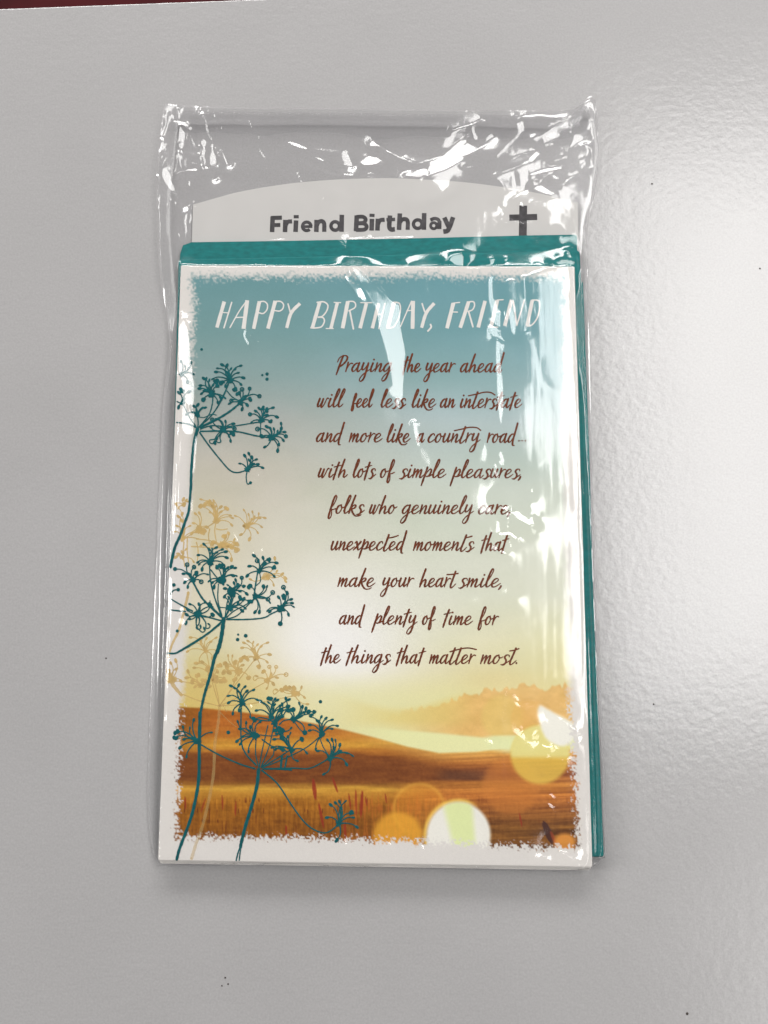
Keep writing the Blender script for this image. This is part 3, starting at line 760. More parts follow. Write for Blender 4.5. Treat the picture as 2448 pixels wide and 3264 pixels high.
C.head((235, 515), [(210, 325, 'b'), (115, 385, 'b'), (175, 395), (60, 440, 'B'), (50, 480, 'B'), (85, 575, 'b'), (365, 440), (145, 655), (120, 500, 'b')], 11)
C.frame((450, 2100), .4521)
C.line([(828, 780), (815, 900), (775, 1050), (735, 1180), (705, 1300), (700, 1330)], 11, 10)
C.line([(700, 1320), (682, 1370), (668, 1428)], 4.5, 4.5); C.line([(703, 1320), (697, 1370), (690, 1428)], 4, 4)
C.line([(850, 785), (960, 880), (1060, 1030), (1150, 1150), (1230, 1210), (1310, 1225), (1390, 1170)], 5, 4)
C.head((1395, 1160), [(1330, 1025, 'b'), (1365, 1010, 'b'), (1395, 1000, 'b'), (1445, 1000), (1410, 1050, 'b'), (1480, 1085, 'B'), (1500, 1120), (1525, 1190, 'b'), (1305, 1120, 'b'), (1375, 1280, 'B')], 9)
C.ink.build("lower_flower_print", m_teal, CARD)

for off, s_c, pts in (((540, 1130), .2411, [(1228, 272, 15), (1290, 257, 22), (1290, 325, 22)]), ((440, 1100), .1808, [(1120, 75, 24)]), ((530, 1720), .2532, [(905, 1195, 14), (1000, 1210, 24), (898, 1258, 22), (138, 1150, 20)]), ((540, 2170), .3737, [(1288, 178, 15), (502, 440, 16)])):
    for x, y, rd in pts:
        D = teal('d'); D.ink.blob(Z(off, s_c)([(x, y)])[0], rd * s_c, 1, 0, 16)
        D.ink.build("printed_dot", m_teal, CARD)

# ------------------------------------------------------------------ heading
ik = Ink(ZI)
def hs(T, strokes):
    for pts, wd in strokes:
        P = catmull(T(pts), 7) if len(pts) > 2 else T(pts)
        if len(pts) == 2: P = P[0] + (P[1] - P[0]) * np.linspace(0, 1, 6)[:, None]
        j = 1 + 0.05 * np.sin(np.arange(len(P)) * 2.1 + random.random() * 6)
        ik.ribbon(P, wd * .3376 * j, wd < 20)
hs(Z((670, 930), .3376), [([(133, 92), (63, 338)], 34), ([(203, 100), (130, 340)], 14), ([(120, 195), (175, 200)], 10),
    ([(345, 85), (270, 190), (187, 338)], 12), ([(350, 80), (315, 350)], 38), ([(240, 243), (330, 240)], 12),
    ([(465, 90), (410, 350)], 34), ([(460, 95), (510, 92), (540, 120), (535, 170), (500, 205), (460, 198)], 13),
    ([(615, 86), (545, 348)], 36), ([(620, 90), (665, 92), (692, 120), (685, 160), (655, 182), (615, 178)], 13),
    ([(735, 115), (757, 195)], 14), ([(848, 110), (765, 200), (722, 342)], 31),
    ([(1035, 95), (965, 340)], 34), ([(1010, 100), (1070, 95), (1110, 125), (1100, 180), (1060, 230), (1020, 240)], 14), ([(1020, 240), (1065, 245), (1078, 280), (1050, 330), (990, 342), (950, 340)], 14),
    ([(1200, 105), (1140, 345)], 32), ([(1170, 100), (1232, 103)], 10), ([(1095, 347), (1163, 347)], 10),
    ([(1300, 90), (1250, 345)], 36), ([(1300, 92), (1350, 92), (1372, 115), (1365, 150), (1310, 180)], 13), ([(1318, 178), (1352, 350)], 16),
    ([(1475, 108), (1415, 345)], 34), ([(1420, 103), (1525, 103)], 10)])
hs(Z((1180, 930), .3376), [([(80, 108), (20, 345)], 32), ([(140, 110), (82, 345)], 14), ([(60, 215), (112, 210)], 10),
    ([(225, 100), (165, 345)], 36), ([(225, 98), (275, 110), (285, 180), (260, 270), (220, 330), (160, 345)], 13),
    ([(390, 90), (350, 180), (285, 330)], 12), ([(405, 86), (400, 350)], 36), ([(345, 180), (390, 175)], 10),
    ([(490, 112), (515, 190)], 14), ([(605, 108), (530, 200), (485, 340)], 31), ([(570, 310), (575, 335), (545, 370)], 17),
    ([(785, 108), (725, 345)], 36), ([(780, 108), (845, 100)], 11), ([(765, 190), (825, 192)], 11),
    ([(930, 93), (850, 340)], 34), ([(930, 95), (975, 95), (985, 130), (965, 170), (925, 185)], 13), ([(930, 190), (970, 330)], 16),
    ([(1085, 86), (1020, 337)], 34),
    ([(1200, 80), (1140, 330)], 36), ([(1200, 78), (1255, 75)], 11), ([(1180, 190), (1225, 185)], 11), ([(1115, 330), (1205, 335)], 12),
    ([(1335, 76), (1270, 322)], 34), ([(1350, 85), (1385, 315)], 16), ([(1455, 80), (1385, 315)], 14),
    ([(1530, 80), (1482, 325)], 34), ([(1530, 78), (1590, 85), (1600, 140), (1580, 240), (1530, 310), (1485, 325)], 13)])
ik.build("heading_lettering", m_white, CARD)

# ------------------------------------------------------------------ the verse, written with a brush pen
_bowl = [(.62, .86), (.46, 1.0), (.22, .8), (.08, .36), (.18, .03), (.38, .12), (.58, .6), (.66, 1.0)]
GL = {
 'a': (.92, [_bowl, [(.66, 1.02), (.60, .5), (.63, .08), (.76, 0), (.96, .32)]]),
 'c': (.70, [[(.60, .80), (.50, 1), (.26, .86), (.08, .4), (.18, .03), (.42, .05), (.74, .4)]]),
 'd': (.86, [_bowl, [(.74, 2.25), (.68, 1.3), (.62, .4), (.66, -.05), (.80, .0), (.92, .3)]]),
 'D': (.86, [_bowl, [(.74, 2.25), (.68, 1.3), (.60, .3), (.66, -.28), (.86, -.36)]]),
 'e': (.76, [[(.02, .28), (.36, .5), (.56, .8), (.42, 1.0), (.2, .84), (.08, .4), (.2, .02), (.46, .05), (.82, .42)]]),
 'f': (.72, [[(.15, .45), (.46, 1.2), (.56, 1.9), (.42, 2.1), (.3, 1.6), (.22, .5), (.18, -.4), (.30, -.62), (.42, -.3), (.36, .35)], [(.2, .42), (.5, .46), (.82, .62)]]),
 'F': (.62, [[(.12, .3), (.40, 1.0), (.46, 1.5), (.34, 1.6), (.24, 1.2), (.18, .4), (.14, -.3), (.24, -.45), (.34, -.2), (.3, .3)], [(.2, .36), (.4, .42), (.66, .4)]]),
 'g': (.90, [_bowl, [(.66, 1.0), (.62, .2), (.52, -.75), (.28, -1.12), (.12, -.9), (.34, -.35), (.95, .32)]]),
 'h': (.92, [[(.34, 2.1), (.24, 1.4), (.14, .6), (.1, 0)], [(.1, .05), (.3, .62), (.52, .88), (.6, .6), (.58, .15), (.70, 0), (.96, .32)]]),
 'i': (.50, [[(.22, .98), (.14, .4), (.2, .02), (.36, .06), (.54, .36)]]),
 'k': (.78, [[(.36, 2.1), (.26, 1.4), (.12, .4), (.10, -.02)], [(.12, .4), (.40, .95), (.60, .92), (.52, .62), (.16, .5)], [(.26, .5), (.44, .1), (.76, -.28), (1.12, -.30), (1.34, -.14)]]),
 'l': (.50, [[(.02, .3), (.32, 1.25), (.44, 1.95), (.32, 2.12), (.2, 1.6), (.1, .5), (.18, .03), (.36, .08), (.54, .36)]]),
 'm': (1.08, [[(.14, 1), (.10, .0)], [(.10, .1), (.30, .75), (.43, .96), (.46, .7), (.42, .02)], [(.42, .1), (.62, .75), (.76, .96), (.80, .7), (.76, .12), (.88, 0), (1.12, .34)]]),
 'n': (.82, [[(.14, 1), (.10, .02)], [(.10, .1), (.32, .72), (.50, .96), (.56, .7), (.52, .12), (.64, 0), (.86, .34)]]),
 'o': (.78, [[(.46, 1), (.22, .86), (.08, .4), (.2, .02), (.42, .1), (.56, .5), (.50, .88), (.40, .98)], [(.5, .78), (.66, .66), (.86, .8)]]),
 'p': (.82, [[(.22, 1.2), (.13, .2), (.02, -.95)], [(.10, .1), (.32, .7), (.52, 1), (.66, .8), (.56, .28), (.36, .12), (.22, .2)], [(.42, .16), (.62, .18), (.86, .42)]]),
 'r': (.58, [[(.14, 1.08), (.10, 0)], [(.10, .2), (.26, .76), (.44, .98), (.62, .92)]]),
 's': (.68, [[(.64, .80), (.56, 1.0), (.34, .98), (.24, .72), (.42, .42), (.44, .1), (.26, -.16), (.04, -.10)], [(.2, -.12), (.5, .08), (.78, .38)]]),
 't': (.52, [[(.36, 1.75), (.26, 1), (.18, .2), (.14, -.32)], [(-.04, 1.20), (.28, 1.30), (.66, 1.42)]]),
 'T': (.62, [[(.36, 1.8), (.24, .9), (.14, .2), (.22, -.12), (.40, -.02), (.66, .36)]]),
 'u': (.82, [[(.14, 1), (.08, .4), (.16, .02), (.34, .12), (.54, .7), (.60, 1)], [(.60, 1), (.54, .3), (.62, .02), (.86, .34)]]),
 'w': (.98, [[(.14, 1), (.06, .3), (.14, .02), (.30, .2), (.48, .95)], [(.48, .95), (.42, .2), (.50, -.06), (.68, .3), (.84, 1.0), (1.0, .98)]]),
 'x': (.76, [[(.05, .82), (.2, 1), (.35, .5), (.52, .02), (.80, .32)], [(.64, 1), (.36, .5), (.02, 0)]]),
 'y': (.84, [[(.16, 1), (.10, .45), (.2, .2), (.42, .4), (.62, 1)], [(.62, 1), (.58, .1), (.50, -.8), (.28, -1.15), (.10, -.95), (.30, -.4), (.92, .3)]]),
 'P': (.95, [[(.45, 1.85), (.34, 1.0), (.20, -.35)], [(.04, 1.15), (.14, 1.6), (.48, 1.88), (.84, 1.8), (.90, 1.4), (.66, .9), (.34, .55)]]),
 ',': (.3, [[(.16, .12), (.12, -.1), (.02, -.3)]]),
 '.': (.3, []),
}
SLANT = .19
def word(ik, text, x0, x1, base, xh=27.0, wmax=6.2):
    strokes, dots, cx = [], [], 0.0
    for ch in text:
        adv, st = GL[ch]
        for s in st:
            strokes.append([(cx + a + SLANT * b_, b_) for a, b_ in s])
        if ch == 'i': dots.append((cx + .24 + SLANT * 1.42, 1.42))
        if ch == '.': dots.append((cx + .12, .06))
        cx += adv
    allx = [p[0] for s in strokes for p in s] + [d_[0] for d_ in dots]
    lo, hi = min(allx), max(allx)
    fx = (x1 - x0) / (hi - lo)
    put = lambda p: (x0 + (p[0] - lo) * fx, base - p[1] * xh + (p[0] - lo) * 0.0)
    for s in strokes:
        P = catmull([put(p) for p in s], 7)
        T_ = np.gradient(P, axis=0); T_ /= np.maximum(np.linalg.norm(T_, axis=1), 1e-9)[:, None]
        down = np.clip(T_[:, 1], 0, 1)
        wd = wmax * (0.60 + 0.46 * down)
        k = np.ones(5) / 5; wd = np.convolve(np.pad(wd, 2, 'edge'), k, 'valid')
        wd *= 1 + 0.07 * np.sin(np.arange(len(P)) * 1.3 + random.random() * 6)
        wd[-3:] *= (.9, .8, .65)
        ik.ribbon(P, wd)
    for d_ in dots: ik.blob(put(d_), wmax * .52)
    return ik
def sw(ik, pts, wd=4.4):
    P = catmull(pts, 8); ik.ribbon(P, wd)
LINES = [
 ([("Praying", 1071, 1256), ("the", 1283, 1346), ("year", 1350, 1456), ("ahead", 1468, 1610)], 1184),
 ([("will", 1012, 1104), ("Feel", 1120, 1196), ("less", 1213, 1298), ("like", 1312, 1394), ("an", 1404, 1455), ("inTerstate", 1468, 1668)], 1297),
 ([("anD", 1009, 1101), ("more", 1112, 1223), ("like", 1232, 1312), ("a", 1330, 1357), ("counTry", 1365, 1535), ("roaD", 1552, 1654)], 1408),
 ([("with", 1015, 1112), ("lots", 1124, 1202), ("of", 1213, 1262), ("simple", 1272, 1426), ("pleasures,", 1434, 1663)], 1521),
 ([("folks", 1046, 1166), ("who", 1178, 1270), ("genuinely", 1276, 1514), ("care,", 1526, 1628)], 1636),
 ([("unexpecTeD", 1056, 1300), ("momenTs", 1317, 1516), ("that", 1532, 1627)], 1753),
 ([("make", 1076, 1200), ("your", 1212, 1324), ("hearT", 1337, 1457), ("smile,", 1460, 1601)], 1869),
 ([("anD", 1082, 1166), ("plenty", 1184, 1334), ("of", 1347, 1392), ("time", 1411, 1511), ("for", 1524, 1594)], 1989),
 ([("the", 1021, 1090), ("things", 1102, 1250), ("that", 1262, 1362), ("maTTer", 1368, 1520), ("mosT.", 1531, 1650)], 2113),
]
for n_, (words, base) in enumerate(LINES):
    ik = Ink(ZI, 0.00002)
    for text, x0, x1 in words:
        word(ik, text, x0 + 1, x1 - 4, base + 0.004 * (x0 - 1000))
    if n_ == 1: sw(ik, Z((1340, 1110), .211)([(728, 718), (860, 690), (960, 665), (1060, 668), (1125, 705)]))
    if n_ == 2:
        sw(ik, Z((1340, 1340), .211)([(515, 155), (640, 128), (740, 105), (850, 110), (910, 150)]))
        for x in (1489, 1538, 1588): ik.blob(Z((1340, 1340), .211)([(x, 308)])[0], 2.8)
    T6 = Z((950, 1600), .4822)
    if n_ == 5:
        sw(ik, T6([(598, 238), (630, 232), (662, 222)])); sw(ik, T6([(1105, 238), (1130, 232), (1150, 226)]))
    if n_ == 6: sw(ik, T6([(985, 480), (1020, 478), (1058, 472)]))
    if n_ == 8:
        sw(ik, T6([(1005, 990), (1060, 975), (1120, 965), (1178, 975)])); sw(ik, T6([(1400, 985), (1430, 980), (1460, 970)]))
    ik.build("verse_line", m_brown, CARD)

# ------------------------------------------------------------------ clear plastic sleeve
NX, NY = 520, 900
BL = [(330, 524), (350, 522), (420, 512), (500, 504), (560, 498), (640, 500), (740, 500), (820, 506), (900, 514), (1000, 528), (1080, 532), (1300, 512), (1500, 505), (1800, 494), (2000, 487), (2300, 475), (2550, 467), (2650, 470), (2700, 474), (2740, 482), (2775, 505)]
BR = [(300, 1880), (330, 1896), (380, 1905), (470, 1908), (560, 1905), (640, 1896), (700, 1880), (740, 1871), (800, 1874), (1000, 1876), (1500, 1888), (2000, 1908), (2280, 1920), (2450, 1930), (2600, 1932), (2700, 1938), (2745, 1938), (2780, 1905)]
BT = [(500, 338), (530, 330), (570, 336), (640, 340), (800, 344), (1100, 346), (1500, 352), (1700, 352), (1790, 352), (1840, 338), (1880, 306), (1900, 318), (1920, 350)]
BBm = [(470, 2740), (500, 2765), (560, 2762), (640, 2764), (760, 2758), (1100, 2766), (1500, 2776), (1800, 2782), (1880, 2778), (1940, 2744)]
# the sheet is laid out over the bag's outline (world plane), rows from top to bottom
def bag_pts(z):
    out = []
    vv = np.linspace(0, 1, NY); uu = np.linspace(0, 1, NX)
    y_lin = 330 + (2770 - 330) * vv
    P = np.zeros((NY, NX, 2))
    for j in range(NY):
        y = y_lin[j]
        xl, xr = np.interp(y, *zip(*BL)), np.interp(y, *zip(*BR))
        xx = xl + (xr - xl) * uu
        top = np.interp(xx, *zip(*BT)); bot = np.interp(xx, *zip(*BBm))
        P[j, :, 0] = xx
        P[j, :, 1] = top + (bot - top) * vv[j]
    return P
BP = bag_pts(0)
# heights are computed on a regular world grid, then sampled
GX0, GX1, GY0, GY1 = -0.085, 0.100, -0.145, 0.184
GNX, GNY = 1024, 1750
gx = np.linspace(GX0, GX1, GNX); gy = np.linspace(GY0, GY1, GNY)
gdx, gdy = gx[1] - gx[0], gy[1] - gy[0]
GXX, GYY = np.meshgrid(gx, gy)

def inside(poly, XX, YY):
    p = np.asarray(poly, float); ins = np.zeros(XX.shape, bool); j = len(p) - 1
    x0, x1 = p[:, 0].min(), p[:, 0].max(); y0, y1 = p[:, 1].min(), p[:, 1].max()
    sub = (XX >= x0) & (XX <= x1) & (YY >= y0) & (YY <= y1)
    xs, ys = XX[sub], YY[sub]; r = np.zeros(len(xs), bool)
    for i in range(len(p)):
        (xi, yi), (xj, yj) = p[i], p[j]
        r ^= ((yi > ys) != (yj > ys)) & (xs < (xj - xi) * (ys - yi) / (yj - yi + 1e-15) + xi)
        j = i
    ins[sub] = r
    return ins
def gblur(a, sx, sy=None):
    """gaussian blur through the FFT; sigma in metres"""
    sy = sx if sy is None else sy
    fx = np.fft.rfftfreq(a.shape[1], gdx); fy = np.fft.fftfreq(a.shape[0], gdy)
    k = np.exp(-2 * (math.pi ** 2) * ((fx[None, :] * sx) ** 2 + (fy[:, None] * sy) ** 2))
    return np.fft.irfft2(np.fft.rfft2(a) * k, a.shape)

h = np.full(GXX.shape, 0.0006)
bagpoly = np.vstack([BP[0, ::20], BP[::20, -1], BP[-1, ::-20], BP[::-20, 0]])
mb = inside(U(bagpoly, 0.001)[:, :2], GXX, GYY)
# the rim floats a little above the board, the film is taut from there to the top of the card
ins = inside(U([(534, -80), (1898, -80), (1896, 640), (1866, 740), (1872, 1300), (1925, 2740), (486, 2740), (520, 1200), (508, 800), (508, 560)], 0.001)[:, :2], GXX, GYY).astype(float)
h = 0.0016 + 0.0020 * gblur(ins, 0.0009, 0.004)
he = np.where(inside(U(QCARD + np.array([(-8, -52), (12, -75), (30, 6), (-4, 6)]), 0.003)[:, :2], GXX, GYY), 0.0056, 0)
h = np.maximum(h, gblur(he, 0.0007, 0.0065))
HC = 0.0071
hcard = np.where(inside(U(QCARD + np.array([(-3, 40), (3, 40), (4, 8), (-4, 8)]), 0.006)[:, :2], GXX, GYY), HC, 0)
hcf = gblur(hcard, 0.0005, 0.0005); hct = gblur(hcard, 0.0005, 0.0085)
top = sm(0.00, 0.04, GYY)
h = np.maximum(h, hct * top + hcf * (1 - top))
h = gblur(h, 0.0004, 0.0006)
h = h + 0.10 * np.clip(GXX - 0.066, 0, 0.03) * sm(0.070, 0.095, GYY)
# slow undulation of the loose film
def field(seed, lx, ly, o=3):
    r = fbm(GXX / lx + 40, GYY / ly + 40, seed, o); return r - r.mean()
slack = gblur(np.where(inside(U([(500, 330), (1920, 300), (1880, 740), (1850, 780), (600, 790), (500, 740)], 0.002)[:, :2], GXX, GYY), 1.0, 0.0), 0.003)
wav = field(5, 0.018, 0.012, 3) * 0.0011 * slack + field(9, 0.030, 0.045, 3) * 0.0011
wav = wav * (0.35 + 0.65 * sm(0.168, 0.150, GYY))
fine = field(13, 0.0022, 0.035, 3) * 9e-5 * (0.4 + 0.6 * sm(0.02, 0.05, GXX)) + field(17, 0.0045, 0.0045, 3) * (7e-5 + 1.5e-4 * slack)
wav = wav + fine
# gradient targets: facets that mirror the ceiling light
gyv, gxv = np.gradient(h + wav, gdy, gdx)
TX, TY = gxv.copy(), gyv.copy()
def want(P3, lamp, half=(0.31, 0.60), inset=0.34):
    """slope (dz/dx, dz/dy) at which a facet at P3 mirrors the lamp into the lens"""
    v_ = CAM - P3; v_ = v_ / np.linalg.norm(v_, axis=-1, keepdims=True)
    # the nearest place well inside the lamp's face, so that the slope stays as small as it can
    nat = P3 + (P3 - CAM) / CAM[2] * LZ
    lx = np.clip(nat[..., 0], lamp[0] - half[0] * (1 - inset), lamp[0] + half[0] * (1 - inset))
    ly = np.clip(nat[..., 1], lamp[1] - half[1] * (1 - inset), lamp[1] + half[1] * (1 - inset))
    l_ = np.stack([lx, ly, np.full(lx.shape, LZ)], -1) - P3; l_ = l_ / np.linalg.norm(l_, axis=-1, keepdims=True)
    n_ = v_ + l_
    return -n_[..., 0] / n_[..., 2], -n_[..., 1] / n_[..., 2]
G3 = np.stack([GXX, GYY, np.full(GXX.shape, 0.005)], -1)
INS = (-0.18, 0.0, 0.25, 0.5)
WANT = {(1, i): want(G3, MAIN, (0.32, 0.65), i) for i in INS}
WANT.update({(3, i): want(G3, TOP, (1.50, 0.90), i) for i in INS})
MW = np.zeros(GXX.shape)
def facet(pts, k=1.0, soft=0.00012, src=1, closed=True, wd=None, zz=0.005):
    """a crease or facet of the film, outline in photo pixels"""
    if wd is not None:      # a line: widen into a sliver
        P = catmull(pts, 6); T_ = np.gradient(P, axis=0); T_ /= np.maximum(np.linalg.norm(T_, axis=1), 1e-9)[:, None]
        N_ = np.stack([-T_[:, 1], T_[:, 0]], 1)
        prof = wd / 2 * np.clip(np.sin(np.linspace(0.15, math.pi - 0.15, len(P))) ** .5, .3, 1)[:, None]
        poly = np.vstack([P + N_ * prof, (P - N_ * prof)[::-1]])
    else: poly = np.asarray(pts, float)
    soft = soft * 1.5
    wp = U(poly, zz)[:, :2]
    pad = 4 * soft + 0.0006
    i0, i1 = np.searchsorted(gx, (wp[:, 0].min() - pad, wp[:, 0].max() + pad))
    j0, j1 = np.searchsorted(gy, (wp[:, 1].min() - pad, wp[:, 1].max() + pad))
    S = (slice(j0, j1), slice(i0, i1))
    m_ = inside(wp, GXX[S], GYY[S]).astype(float)
    if m_.sum() < 3: return
    m_ = np.clip(gblur(m_, soft) * 1.15, 0, 1)
    if src == 4:
        wx, wy = -0.06, 0.0
    else:
        wx, wy = [a_[S] for a_ in WANT[(src, INS[3 if k > .92 else 2 if k > .7 else 1 if k > .42 else 0])]]
    TX[S] = TX[S] * (1 - m_) + wx * m_; TY[S] = TY[S] * (1 - m_) + wy * m_
    MW[S] = np.maximum(MW[S], m_)

def auto(pts):
    p = np.asarray(pts, float); q = p - p.mean(0)
    e, v_ = np.linalg.eigh(q.T @ q)
    a = v_[:, 1]
    return 3 if abs(a[0]) > abs(a[1]) * 1.15 else 1
def fp(T_, pts, k=1.0, soft=0.00010, src=None):
    P = T_(pts); facet(P, k, soft, src or auto(P))
def fl_(T_, pts, wd, k=1.0, soft=0.00008, src=None):
    P = T_(pts); s = abs(T_([(1, 0)])[0][0] - T_([(0, 0)])[0][0])
    facet(P, k, soft, src or auto(P), wd=max(wd * s, 3.0))
def fd(T_, pts, r, k=1.0, src=1):
    s = abs(T_([(1, 0)])[0][0] - T_([(0, 0)])[0][0]); r = max(r * s, 3.0)
    for c_ in T_(pts):
        a = np.linspace(0, 2 * math.pi, 9)[:-1]
        facet(c_ + np.stack([np.cos(a) * r, np.sin(a) * r * 1.3], 1), k, 0.00006, src)

# --- broad soft sheen on the right half of the card
T4 = Z((1150, 850), .4823)
fp(T4, [(1170, 60), (1330, 80), (1345, 400), (1330, 850), (1240, 760), (1180, 500), (1160, 300)], .80, .0012, 1)
fp(T4, [(1300, -40), (1400, -30), (1410, 300), (1400, 900), (1340, 900), (1320, 400)], .95, .0006, 1)
fp(T4, [(1090, 850), (1280, 880), (1390, 1000), (1380, 1300), (1230, 1230), (1160, 1280), (1080, 1150), (1050, 1000)], .72, .0016, 1)
fp(T4, [(1240, 1250), (1400, 1250), (1420, 1500), (1290, 1500)], .43, .002, 1)
fp(T4, [(970, 120), (1010, 130), (1120, 380), (1100, 480), (1020, 300)], .5, .0008, 1)
# dimple
fp(T4, [(1280, 880), (1330, 850), (1370, 900), (1365, 980), (1320, 1030), (1280, 990)], .9, .0003, 4)
fl_(T4, [(1345, 870), (1390, 920), (1390, 980), (1350, 1020)], 14); fd(T4, [(1350, 965), (1335, 985)], 12)
# --- streaks on the card
fp(T4, [(0, 90), (60, 140), (150, 210), (230, 260), (280, 330), (270, 420), (310, 560), (345, 620), (342, 700), (335, 830), (300, 885), (240, 870), (170, 835), (212, 800), (185, 650), (160, 560), (120, 420), (105, 300), (40, 200)], 1, .00028, 1)
fl_(T4, [(-60, 20), (20, 110), (90, 180)], 50, .9, .0003)
fp(T4, [(400, 60), (500, 130), (520, 220), (460, 210), (410, 120)], .45, .0008, 1)
fp(T4, [(840, 80), (872, 80), (868, 160), (890, 260), (940, 380), (900, 400), (860, 330), (838, 200)], .9, .0002, 1)
fp(T4, [(890, 505), (908, 515), (916, 640), (936, 800), (938, 950), (924, 1070), (903, 950), (893, 700)], 1, .00010, 1)
fl_(T4, [(1075, 80), (1080, 200), (1090, 330)], 14, .8); fl_(T4, [(975, 300), (1000, 380), (1005, 450)], 40, .8, .0002)
fl_(T4, [(838, 395), (834, 450), (868, 482)], 9); fl_(T4, [(840, 405), (885, 420), (900, 465), (950, 497)], 10); fl_(T4, [(895, 300), (885, 340), (925, 375)], 9)
fd(T4, [(905, 300), (890, 345), (930, 372), (915, 320)], 7); fd(T4, [(1082, 430)], 12); fl_(T4, [(1060, 420), (1075, 445), (1100, 440)], 9)
fp(T4, [(338, 1035), (372, 1060), (385, 1120), (392, 1200), (372, 1190), (352, 1110)], 1, .0001, 1)
fp(T4, [(375, 1180), (440, 1230), (480, 1330), (440, 1330), (395, 1260)], .6, .0004, 1)
fp(T4, [(80, 960), (150, 930), (240, 960), (300, 1040), (200, 1020)], .45, .0008, 1)
fp(T4, [(800, 1200), (832, 1185), (838, 1270), (785, 1300)], .8, .0003, 1)
fp(T4, [(905, 1245), (930, 1235), (945, 1290), (940, 1330), (922, 1290)], 1, .0001, 1); fd(T4, [(885, 1320), (915, 1300), (1125, 1485), (893, 1375)], 8)
pass
fl_(T4, [(560, 0), (620, 10), (700, 60)], 30, .5, .0003); fl_(T4, [(430, 50), (445, 120), (440, 190)], 10, .8)
fl_(T4, [(440, 520), (435, 580), (425, 630)], 6, .9); fl_(T4, [(350, 530), (345, 560), (348, 600)], 12, .7)
for x0, y0, y1, ww, kk in ((1130, 560, 900, 26, .55), (1050, 1000, 1200, 20, .6), (1245, 1260, 1500, 10, .8), (1330, 1100, 1400, 16, .9), (1300, 1290, 1420, 12, .9), (1180, 1150, 1290, 30, .6), (1090, 500, 760, 16, .4), (1395, 650, 1100, 14, .9), (1000, 900, 1100, 12, .35)):
    fl_(T4, [(x0, y0), (x0 + 6, (y0 + y1) / 2), (x0 + 14, y1)], ww, kk, .00015, 1)
T6 = Z((950, 1600), .4822)
fp(T6, [(1400, 50), (1440, 55), (1500, 110), (1555, 158), (1515, 165), (1450, 125)]); fp(T6, [(1318, 180), (1345, 205), (1395, 195), (1450, 250), (1430, 255), (1390, 225), (1330, 230)])
fp(T6, [(1308, 305), (1360, 330), (1392, 355), (1345, 347)]); fl_(T6, [(1528, 30), (1560, 60), (1590, 95)], 22); fl_(T6, [(1320, 20), (1370, 50), (1390, 20)], 28)
fd(T6, [(1380, 90), (1385, 115), (1382, 140), (1380, 165), (1392, 270), (1398, 295), (1325, 150), (1405, 60)], 6)
fl_(T6, [(1320, 140), (1315, 175), (1330, 200)], 22); fl_(T6, [(1270, 110), (1290, 150), (1300, 190)], 10, .4, .0003); pass
fp(T6, [(1060, 595), (1160, 600), (1150, 630), (1080, 620)], .4, .0006); fp(T6, [(1380, 600), (1460, 620), (1450, 640), (1390, 625)], .4, .0005)
# --- envelope band
T2 = Z((1200, 280), .4521)
fp(T2, [(600, 1168), (612, 1230), (632, 1290), (636, 1335), (590, 1300), (540, 1240), (508, 1225), (530, 1190)]); fp(T2, [(800, 1200), (838, 1195), (825, 1240), (790, 1245), (805, 1225)]); fd(T2, [(918, 1203), (1345, 1160), (1360, 1200), (1355, 1185)], 9)
fl_(T2, [(1360, 1200), (1365, 1230), (1362, 1255)], 6); fl_(T2, [(1110, 1255), (1200, 1275), (1290, 1270), (1330, 1258)], 22, .9); fl_(T2, [(240, 1240), (330, 1235), (440, 1245)], 26, .4, .0003)
fl_(T2, [(1010, 1035), (1100, 1050), (1180, 1045)], 16, .6, .0002); fl_(T2, [(1180, 1035), (1240, 1030), (1300, 1040)], 12, .5, .0002)
# --- header: creases over the lettering
fl_(T2, [(380, 930), (480, 925), (560, 935)], 40, .35, .0003, 3); fl_(T2, [(900, 880), (1020, 935), (1130, 925)], 36, .4, .0003, 3); fl_(T2, [(930, 960), (1060, 985), (1200, 990), (1290, 1010)], 30, .5, .0004, 3)
fl_(T2, [(500, 700), (620, 730), (760, 700)], 30, .3, .0005, 3); fl_(T2, [(0, 690), (60, 720)], 10, .8); fl_(T2, [(170, 675), (180, 700)], 10, .7)
fl_(T2, [(1340, 860), (1345, 930), (1350, 990)], 34, .45, .0003); fl_(T2, [(690, 850), (800, 830), (870, 825)], 8, .6)
# --- upper right crumples
fl_(T2, [(-30, 350), (90, 430), (200, 490), (285, 525)], 15); fl_(T2, [(285, 525), (380, 490), (450, 470), (600, 455), (690, 420), (790, 360), (840, 310)], 19)
fp(T2, [(640, 290), (600, 380), (650, 350), (700, 385), (690, 410), (600, 450), (480, 460), (495, 430), (560, 360)], .85); fp(T2, [(470, 470), (605, 470), (590, 510), (500, 570), (370, 622), (390, 570)], .95)
fp(T2, [(668, 250), (690, 270), (725, 330), (690, 322)], .95); fp(T2, [(200, 615), (280, 570), (340, 550), (372, 600), (300, 636)], .75); fp(T2, [(150, 480), (212, 440), (205, 480)], .8)
fl_(T2, [(140, 500), (150, 560), (135, 620)], 14, .7); fl_(T2, [(515, 290), (580, 260), (680, 225), (745, 185)], 15); fl_(T2, [(520, 232), (505, 260), (495, 288)], 10); fp(T2, [(735, 178), (768, 190), (765, 212), (745, 200)])
fl_(T2, [(975, 180), (1060, 182), (1160, 175), (1260, 188), (1345, 170)], 24, 1, .00008, 3); fp(T2, [(1262, 175), (1360, 163), (1340, 200), (1265, 207)]); fd(T2, [(1018, 182)], 10)
fl_(T2, [(850, 475), (920, 400), (1000, 320), (1035, 255)], 24, .9); fp(T2, [(988, 235), (1040, 232), (1052, 280), (1010, 292)], .95)
